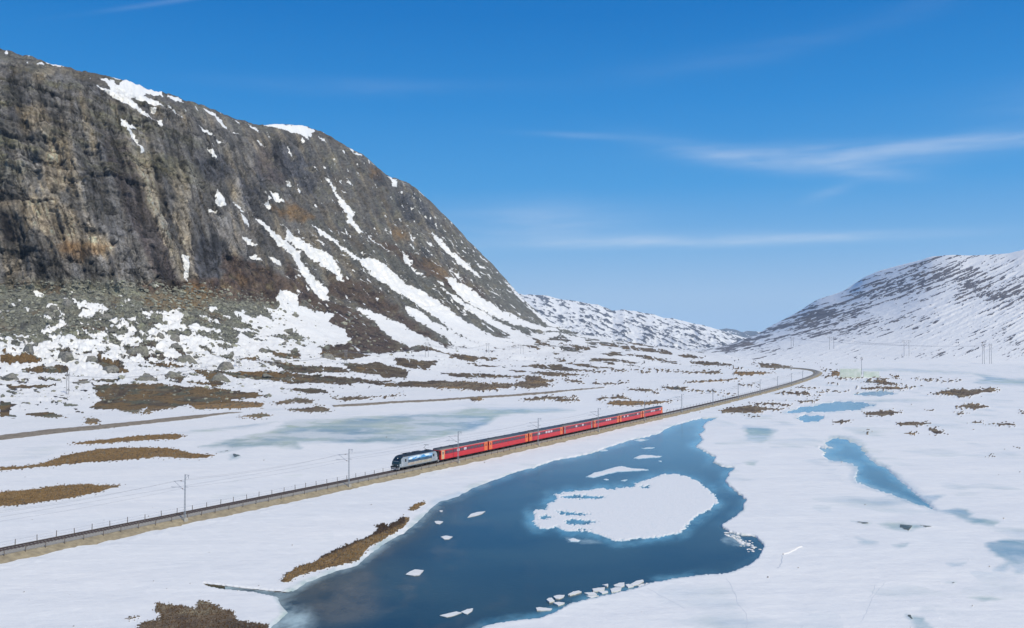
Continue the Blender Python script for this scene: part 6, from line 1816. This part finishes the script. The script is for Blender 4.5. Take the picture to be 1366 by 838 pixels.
def place_vehicle(root, s_front, length):
    """carries +x backwards along the line; both bogies stay on the rails"""
    a = track(np.array([s_front + 3.0]), 0, RAILZ)[0]; b_ = track(np.array([s_front + length - 3.0]), 0, RAILZ)[0]
    d = b_ - a
    yaw = math.atan2(d[1], d[0])
    org = a - d / np.linalg.norm(d) * 3.0
    # local +y must face the lake: rotate half a turn about x is not allowed, so mirror by using -y as the lake side
    root.location = org
    root.rotation_euler = (0, 0, yaw)


s_nose = track_s_for_px(527.5, 0.0, smax=500)
s_tail = track_s_for_px(880.5, 0.0, smax=700)
print('train length from photo', s_tail - s_nose, 'wanted', LL + .9 + 7 * (LCAR + .7))
gap = (s_tail - s_nose - LL - 7 * LCAR) / 7
print('gap', gap)
KX = 1.0
if True:
    want = s_tail - s_nose
    KX = want / (LL + .9 + 7 * (LCAR + .7))
lo = loco(); lo.scale = (KX, 1, 1)
place_vehicle(lo, s_nose, LL * KX)
CLAB = ['foremost red carriage with a cream door, coupled to the locomotive', 'second red carriage behind the locomotive, with a mast before its rear end', 'third red carriage behind the locomotive', 'fourth red carriage, the one with grey instead of orange doors',
        'fifth red carriage, directly behind the one with grey doors', 'sixth red carriage, next to last of the train', 'last red carriage with a blank rounded rear end']
CLAB[1] = 'second red carriage behind the locomotive'
sc_ = s_nose + (LL + .9) * KX
for i in range(7):
    st = {0: 'first', 3: 'service', 6: 'last'}.get(i, 'plain')
    cr = make_carriage(st, 300 + i)
    cr.scale = (KX, 1, 1)
    cr['label'] = CLAB[i]; cr['category'] = 'train carriage'; cr['group'] = 'red carriages of the passenger train'
    place_vehicle(cr, sc_, LCAR * KX)
    sc_ += (LCAR + .7) * KX

# ================================================================== THINGS ON THE SLOPES
GV = VF.reshape(nrF, ncF, 3)


def on_mountain(px_, py_):
    ci = int(np.clip(round((px_ - mp[0]) / 1.35), 0, len(mp) - 1))
    col = GM['py'][:, ci]
    if py_ > col[0]:
        cf = int(np.clip(round((px_ - pxs[0]) / 1.35), 0, ncF - 1))
        ri = int(np.argmin(np.abs(PYF[:, cf] - py_)))
        return GV[ri, cf].copy()
    ri = int(np.argmin(np.abs(col - py_)))
    return GM['V'][ri, ci].copy()


def on_hill(px_, py_):
    ci = int(np.clip(round((px_ - hp[0]) / 1.35), 0, len(hp) - 1))
    col = HM['py'][:, ci]
    if py_ > col[0]:
        return on_mountain(px_, py_) if px_ < 1100 else unz(px_, py_, 0.0)
    return HM['V'][int(np.argmin(np.abs(col - py_))), ci].copy()


def rock_mat(name, c1, c2, sc):
    m, t, b = mat(name)
    oc = t.new('ShaderNodeNewGeometry').outputs['Position']
    n_ = t.noise(oc, sc, 6, 0.68)
    n2_ = t.noise(oc, sc * 0.3, 3, 0.5)
    c = t.mix(t.mapr(n_, 0.35, 0.65), c1, c2)
    c = t.mix(t.m('MULTIPLY', t.mapr(n2_, 0.45, 0.65), 0.45), c, (0.20, 0.205, 0.14))
    t.put(b.inputs['Base Color'], c); b.inputs['Roughness'].default_value = 0.9
    bn = t.new('ShaderNodeBump', i_Strength=1.0, i_Distance=0.8); t.put(bn.inputs['Height'], n_); t.put(b.inputs['Normal'], bn.outputs[0])
    return m


M_BOULD = rock_mat('lichen_boulder', (0.08, 0.08, 0.078), (0.30, 0.28, 0.245), 0.55)
m, t, b = mat('scattered_stone')
oc = t.new('ShaderNodeNewGeometry').outputs['Position']
at_ = t.new('ShaderNodeAttribute', attribute_name='bare').outputs['Color']
vm = t.new('ShaderNodeVectorMath', operation='SCALE'); t.put(vm.inputs[0], at_); t.put(vm.inputs['Scale'], t.mapr(t.noise(oc, 0.8, 4, 0.6), 0.3, 0.7, 0.6, 1.35))
t.put(b.inputs['Base Color'], vm.outputs[0]); b.inputs['Roughness'].default_value = 0.92
M_STONE = m

ICO = bmesh.new(); bmesh.ops.create_icosphere(ICO, subdivisions=4, radius=1.0)
BV = np.array([v.co[:] for v in ICO.verts]); BFc = np.array([[v.index for v in f.verts] for f in ICO.faces]); ICO.free()
ICO = bmesh.new(); bmesh.ops.create_icosphere(ICO, subdivisions=3, radius=1.0)
BV3 = np.array([v.co[:] for v in ICO.verts]); BF3 = np.array([[v.index for v in f.verts] for f in ICO.faces]); ICO.free()
BOULD = [  # photo x, y of the foot, width px, height px, label
    (291, 510, 30, 17, 'tall pale striped boulder standing alone on the snow below the cliff'),
    (301, 495, 24, 20, 'pointed boulder with reddish cap beside the power poles'),
    (196, 509, 31, 14, 'low dark wedge boulder on the snow, west of the striped boulder'),
    (12, 507, 28, 14, 'dark domed boulder at the edge of the view on the snow flat'),
    (84, 484, 26, 17, 'big rounded grey boulder under the block field'),
    (122, 488, 24, 15, 'boulder split by a dark gap, beside the brown knoll'),
    (146, 498, 28, 11, 'long slab boulder with brown grass at its foot'),
    (110, 511, 23, 8, 'small hump boulder with a brown turf skirt'),
    (66, 495, 20, 7, 'flat topped boulder lying on the tan turf strip'),
    (88, 411, 20, 17, 'blocky tower boulder high in the block field under the cliff'),
    (70, 416, 17, 13, 'squat boulder leaning on the blocky tower boulder'),
    (247, 485, 30, 17, 'broad cracked boulder in the snow above the pointed boulder'),
    (231, 457, 17, 13, 'dark round boulder at the western edge of the snow field'),
    (213, 372+83, 13, 9, 'small dark boulder left of the dark round one'),
    (36, 475, 20, 18, 'steep sided boulder in the middle of the green block field'),
    (138, 425, 22, 9, 'flat grey boulder surrounded by upper snow patches'),
    (180, 478, 30, 13, 'clustered blocky boulder above the long slab boulder'),
    (232, 470, 20, 9, 'low dark boulder just above the broad cracked one'),
    (436, 478, 22, 11, 'pale layered boulder on the brown slope toe'),
    (392, 422, 13, 6, 'lone green grey boulder lying in the upper snow field'),
    (229, 505, 26, 12, 'mossy boulder between the dark wedge and the striped boulder'),
    (69, 425, 14, 9, 'round dark boulder beside the upper snow tongue'),
    (718, 444, 13, 7, 'dark square rock outcrop on the far spur'),
    (790, 482, 8, 4, 'small dark rock on the low far ridge'),
    (904, 520, 10, 6, 'little rocky knob above the straight track, behind the train'),
    (1160, 511, 14, 5, 'dark rock hump beside the green screens'),
    (1340, 500, 0, 0, ''),
]
for i, (bx_, by_, bw, bh, lab) in enumerate(BOULD):
    if not bw:
        continue
    p_ = on_mountain(bx_, by_) if bx_ < 1110 else unz(bx_, by_, 0)
    D = p_[1]; mpp = D / FPX
    hw = bw * mpp / 2; hz = bh * mpp
    v = BV.copy()
    sd = 400 + i * 7
    v = np.sign(v) * np.abs(v) ** 0.8
    n_ = fbm(v[:, 0] * 1.1 + i * 9, v[:, 1] * 1.1, v[:, 2] * 1.1, o=5, seed=sd % 97, ridged=True, g=0.55)
    v = v * (1 + 0.30 * n_)[:, None]
    # a few flat breaks
    rr = np.random.default_rng(sd)
    for k_ in range(13):
        d_ = rr.normal(size=3); d_ /= np.linalg.norm(d_); d_[2] = abs(d_[2])
        lim = rr.uniform(0.38, 0.72)
        q = v @ d_; v -= np.where(q > lim, (q - lim) * 0.9, 0)[:, None] * d_
    v = v / np.abs(v).max(0)
    v = v * np.array([hw, hw * 0.8, hz * 0.62])
    v[:, 2] += hz * 0.38
    me_ = mesh_arrays('boulder', v, BFc, smooth=False, tri=True)
    o = link('boulder', me_, M_BOULD, label=lab, category='boulder', group='boulders below the cliff' if bx_ < 450 else 'rocks on the far slopes')
    o.location = (p_[0], p_[1] + hw * 0.3, p_[2] - 0.1 * hz)
    o.rotation_euler = (0, 0, random.uniform(-.5, .5))

# the crowd of look-alike blocks between them
proto = []
for k_ in range(5):
    v = BV3.copy(); v = np.sign(v) * np.abs(v) ** 0.7
    v = v * (1 + 0.34 * fbm(v[:, 0] * 1.3 + k_ * 5, v[:, 1] * 1.3, v[:, 2] * 1.3, o=5, seed=60 + k_, ridged=True, g=0.55))[:, None]
    rr = np.random.default_rng(900 + k_)
    for _ in range(12):
        d_ = rr.normal(size=3); d_ /= np.linalg.norm(d_); lim = rr.uniform(0.34, 0.66)
        q = v @ d_; v -= np.where(q > lim, (q - lim) * 0.97, 0)[:, None] * d_
    v /= np.abs(v).max(0)
    me_ = mesh_arrays('boulder', v, BF3, smooth=False, tri=True); me_.materials.append(M_BOULD); proto.append(me_)
Vt = GM['V'].reshape(-1, 3); cv = GM['cov'].ravel(); tal = GM['talus'].ravel()
wB = tal * (mx > -30) * (mx < 400) * (my > foot_y + 12) * (my < 512) * (0.35 + sstep(my, 420, 470))
for k_, j in enumerate(RNG.choice(len(Vt), 150, p=wB / wB.sum())):
    p_ = Vt[j]; mpp = p_[1] / FPX
    sz = mpp * float(np.clip(RNG.gamma(2.6, 1.25), 2.0, 8.5))
    o = link('boulder', proto[k_ % 5], None, label='one of many look-alike lichen covered blocks crowded below the cliff', category='boulder', group='crowded blocks below the cliff')
    o.location = (p_[0], p_[1], p_[2] + 0.12 * sz)
    o.scale = (sz * RNG.uniform(.8, 1.25), sz * RNG.uniform(.8, 1.2), sz * RNG.uniform(.5, .85))
    o.rotation_euler = (RNG.uniform(-.2, .2), RNG.uniform(-.2, .2), RNG.uniform(0, 6.28))

# scattered stones of the talus
Vt = GM['V'].reshape(-1, 3); cv = GM['cov'].ravel(); tal = GM['talus'].ravel()
sel_w = tal * (0.05 + cv) * (mx < 700) * (my > 380) * (my < 540) * sstep(mx, 640, 420) * (GM['D'].ravel() ** 0.5)
sel_w[mx < -120] = 0
sel_w = sel_w * np.where(mx > 430, 0.15, 1) * np.where(tr > -1, 0.12, 1)
idx = RNG.choice(len(Vt), 8000, p=sel_w / sel_w.sum())
mppx = Vt[idx, 1] / FPX
size = mppx * RNG.gamma(1.6, 0.62, len(idx)).clip(0.4, 4.2)
pos_ = Vt[idx] + np.stack([0 * size, 0 * size, size * 0.15], -1)
colr = bare_colour(mx[idx], my[idx], Vt[idx, 0], Vt[idx, 1], np.zeros(len(idx)) - 9, np.zeros(len(idx)), np.zeros(len(idx)) - 9)
g_ = RNG.uniform(0, 1, (len(idx), 1))
colr = (np.array((0.11, 0.11, 0.10)) * (1 - g_) + np.array((0.34, 0.335, 0.26)) * g_)
scatter_mesh('talus_stones', pos_, size, 0.7, M_STONE, 21, 0.3, attr=colr, kind='stuff', label='countless lichen covered stones strewn below the cliff')

# heath tufts and stones on the bare patches of the valley floor
exx = exF.copy(); yy_ = VF[:, 1]
wgt = (exF > 0.3) * (hF2 > gF) * (hF2 > rF) * (yy_ < 1150) * (yy_ ** 1.2) * (fx > -120) * (fx < 1480) * (np.maximum(lakeF, pondF) < -2) * (td > 8)
idx = RNG.choice(len(VF), 9000, p=wgt / wgt.sum())
mppx = VF[idx, 1] / FPX
size = (mppx * RNG.gamma(2.0, 0.27, len(idx)).clip(0.2, 1.5)).clip(0.10, 1.4)
colr = bare[:1] * 0 + np.zeros((len(idx), 3))
g_ = RNG.uniform(0, 1, (len(idx), 1))
colr = np.array((0.075, 0.056, 0.043)) * (1 - g_) + np.array((0.20, 0.15, 0.095)) * g_
gg = RNG.uniform(0, 1, len(idx)) < 0.07
colr[gg] = (0.20, 0.20, 0.17)
scatter_mesh('heath_tufts', VF[idx] + np.array([0, 0, 0.0]), size, 0.6, M_STONE, 22, 0.35, attr=colr, kind='stuff', label='dark heather tufts and stones on the bare patches')

# dry grass on the near knolls and the lake bank
wgt = (gF > -0.3) * (yy_ < 420) * (yy_ ** 2.0) * (fx > -60) * (lakeF < -1.5) * (td > 6)
wgt = wgt + (hF > -1.0) * (fy > 780) * (yy_ ** 2.0) * (lakeF < -1.5)
idx = RNG.choice(len(VF), 13000, p=wgt / wgt.sum())
r = np.random.default_rng(33)
nT = len(idx)
hgt = r.uniform(0.12, 0.34, nT) * np.where(fy[idx] > 780, 0.6, 1.0); ang = r.uniform(0, 2 * np.pi, (nT, 4)); lean_ = r.uniform(0.05, 0.5, (nT, 4))
base_p = VF[idx] + np.c_[r.uniform(-.15, .15, (nT, 2)), np.zeros(nT)]
ox = np.cos(ang); oy = np.sin(ang)
bw_ = 0.05
a = np.stack([base_p[:, None, 0] - oy * bw_ + ox * .05, base_p[:, None, 1] + ox * bw_ + oy * .05, base_p[:, None, 2] + 0 * ox - .03], -1)
b2 = np.stack([base_p[:, None, 0] + oy * bw_ + ox * .05, base_p[:, None, 1] - ox * bw_ + oy * .05, base_p[:, None, 2] + 0 * ox - .03], -1)
c2 = np.stack([base_p[:, None, 0] + ox * lean_ * hgt[:, None] * 1.3, base_p[:, None, 1] + oy * lean_ * hgt[:, None] * 1.3, base_p[:, None, 2] + hgt[:, None] + 0 * ox], -1)
V = np.stack([a, b2, c2], 2).reshape(-1, 3)
g_ = np.repeat(r.uniform(0, 1, (nT, 1)), 12, 0)
hh_ = np.repeat((fy[idx] > 780)[:, None], 12, 0)
gc = np.array((0.19, 0.12, 0.055)) * (1 - g_) + np.array((0.36, 0.24, 0.11)) * g_
bd_ = np.repeat((bline[idx] > 0.45)[:, None], 12, 0)
gc = np.where(bd_, gc * np.array([0.30, 0.30, 0.42]), gc)
gc = np.where(hh_, gc * np.array([0.42, 0.36, 0.34]), gc)
me_ = mesh_arrays('dry_grass', V, np.arange(len(V)).reshape(-1, 3), {'bare': ('FLOAT_COLOR', gc)}, smooth=False, tri=True)
link('dry_grass', me_, M_STONE, kind='stuff', label='dry yellow brown grass on the knolls and the lake bank')

# ------------------------------------------------------------------ power line poles
M_POLE = simple('pale_weathered_pole', (0.34, 0.34, 0.36), 0.85, var=0.1)


def pole_frame(h, wd, r=None, twin=True):
    root = link('power_line_pole', None, None)
    r = r or 0.2
    xs_ = (-wd / 2, wd / 2) if twin else (0.0,)
    for x in xs_:
        b = MB(); b.bar((x, 0, -2), (x, 0, h), r * 1.2, 6, r * 0.8); link('pole', b.mesh('pole'), M_POLE, root)
    b = MB(); b.box(-wd * 0.95, wd * 0.95, -r * .8, r * .8, h * 0.93, h * 0.93 + r * 1.6); link('crossarm', b.mesh('crossarm'), M_POLE, root)
    if twin:
        b = MB(); b.bar((-wd / 2, 0, h * .55), (wd / 2, 0, h * .88), r * .35, 4).bar((wd / 2, 0, h * .55), (-wd / 2, 0, h * .88), r * .35, 4); link('brace', b.mesh('brace'), M_POLE, root)
    for x in (-wd * .85, 0, wd * .85):
        b = MB(); b.bar((x, 0, h * .93), (x, 0, h * .93 - 0.06 * h), r * .5, 6); link('insulator', b.mesh('insulator'), M_INS, root)
    return root


POLES = [  # x, foot y, height px, leg gap px, label
    (90.5, 526, 27, 3.0, 'slim twin pole on the snow west of the tan heath patch', 1), (316.5, 491, 15, 4.0, 'twin pole frame beside the pointed boulder', 1), (461, 487, 20, 2.6, 'twin pole frame on the brown slope toe', 1),
    (570, 476.5, 19, 4.0, 'twin pole frame under the long snow gully', 1), (651, 472, 13, 3.0, 'twin pole frame on snow, third from the spur', 1), (696, 472, 13, 3.2, 'twin pole frame against the dark heath of the spur', 1),
    (1109, 466, 17, 5.6, 'farthest twin pole frame on the eastern hillside', 2), (1209.5, 474.5, 21, 6.6, 'middle twin pole frame on the eastern hillside', 2),
    (1312.5, 487.5, 30, 2.5, 'tall narrow pole frame on the flat, the nearest of the eastern line', 2), (1321, 486, 28, 2.5, 'second narrow pole frame right beside the tall one', 2), (1149.5, 500, 24, 0, 'single tall pole between the two green screens', 3),
    (1056.5+0, 462, 12, 3.0, 'faint twin pole frame near the valley head', 2)]
tops = {1: [], 2: []}
for x, y, hpx, gp, lab, ln in POLES:
    if ln == 1:
        p_ = on_mountain(x, y)
    elif ln == 3:
        p_ = unz(x, y, 0.0)
    else:
        p_ = on_hill(x, y)
    mpp = p_[1] / FPX
    o = pole_frame(hpx * mpp, max(gp, 1.6) * mpp, 0.26 * max(1, mpp / 1.0) if ln != 1 else 0.2 * max(1, mpp), gp > 0)
    o.location = p_
    o['label'] = lab; o['category'] = 'power pole'; o['group'] = 'power line poles on the slopes'
    if ln in tops:
        tops[ln].append((p_ + np.array([0, 0, hpx * mpp * 0.87]), gp * mpp))
for ln, lab in ((1, 'thin power line along the foot of the cliff mountain'), (2, 'thin power line crossing the eastern hillside')):
    tp = sorted(tops[ln], key=lambda q: q[0][0])
    if ln == 2:
        tp = [q for q in tp]
    pairs = []
    for (a, ga), (b_, gb) in zip(tp[:-1], tp[1:]):
        for k_ in (-.85, 0, .85):
            pairs.append((a + np.array([k_ * ga, 0, 0]), b_ + np.array([k_ * gb, 0, 0])))
    link('power_line', wire_mesh('power_line', pairs, 0.05, 6.0, 14), M_WIRE, label=lab, category='power line')

# ------------------------------------------------------------------ green screens by the far curve: unidentified rectangles, built as panels on posts
m, t, b = mat('pale_green_screen')
oc = t.new('ShaderNodeNewGeometry').outputs['Position']
t.put(b.inputs['Base Color'], t.mix(t.mapr(t.noise(t.scalev(oc, (1, 1, 1.5)), 0.16, 5, 0.6), 0.4, 0.62), (0.52, 0.60, 0.53), (0.66, 0.70, 0.67)))
b.inputs['Roughness'].default_value = 0.7
M_SCREEN = m
for x0, x1, y0, y1, lab in ((1120.5, 1149, 492, 504.5, 'large pale green screen standing on a dark bank by the railway curve'), (1152, 1173, 495.5, 503.5, 'smaller faint green screen right of the tall single pole')):
    a = unz(x0, y1, 0.0); b_ = unz(x1, y1, 0.0); hgt_ = (y1 - y0) * a[1] / FPX
    root = link('green_screen', None, None, label=lab, category='screen', group='green screens near the curve')
    root.location = a
    wd = b_[0] - a[0]; npn = 6
    for i in range(npn):
        mb = MB(); mb.box(i * wd / npn + .03, (i + 1) * wd / npn - .03, -.08, .08, .1 - 1.0, hgt_)
        link('panel', mb.mesh('panel'), M_SCREEN, root)
    for i in range(npn + 1):
        mb = MB(); mb.box(i * wd / npn - .06, i * wd / npn + .06, .09, .24, -1.0, hgt_ + .1)
        link('post', mb.mesh('post'), M_SCREEN, root)

# ------------------------------------------------------------------ thin haze in the air
HZ = True
if HZ:
    bm = bmesh.new(); bmesh.ops.create_cube(bm, size=1.0)
    me_ = bpy.data.meshes.new('haze'); bm.to_mesh(me_); bm.free()
    m = bpy.data.materials.new('haze_air'); m.use_nodes = True
    nt = m.node_tree; nt.nodes.clear()
    pv = nt.nodes.new('ShaderNodeVolumePrincipled'); ou = nt.nodes.new('ShaderNodeOutputMaterial')
    pv.inputs['Color'].default_value = (0.62, 0.80, 1.0, 1); pv.inputs['Density'].default_value = 0.000028
    pv.inputs['Anisotropy'].default_value = 0.0
    nt.links.new(pv.outputs[0], ou.inputs['Volume'])
    o = link('haze', me_, m, kind='stuff')
    zlo, zhi = -160.0, 560.0
    o.scale = (26000, 24000, zhi - zlo)
    o.location = (0, 24000 / 2 - 3000, (zlo + zhi) / 2)
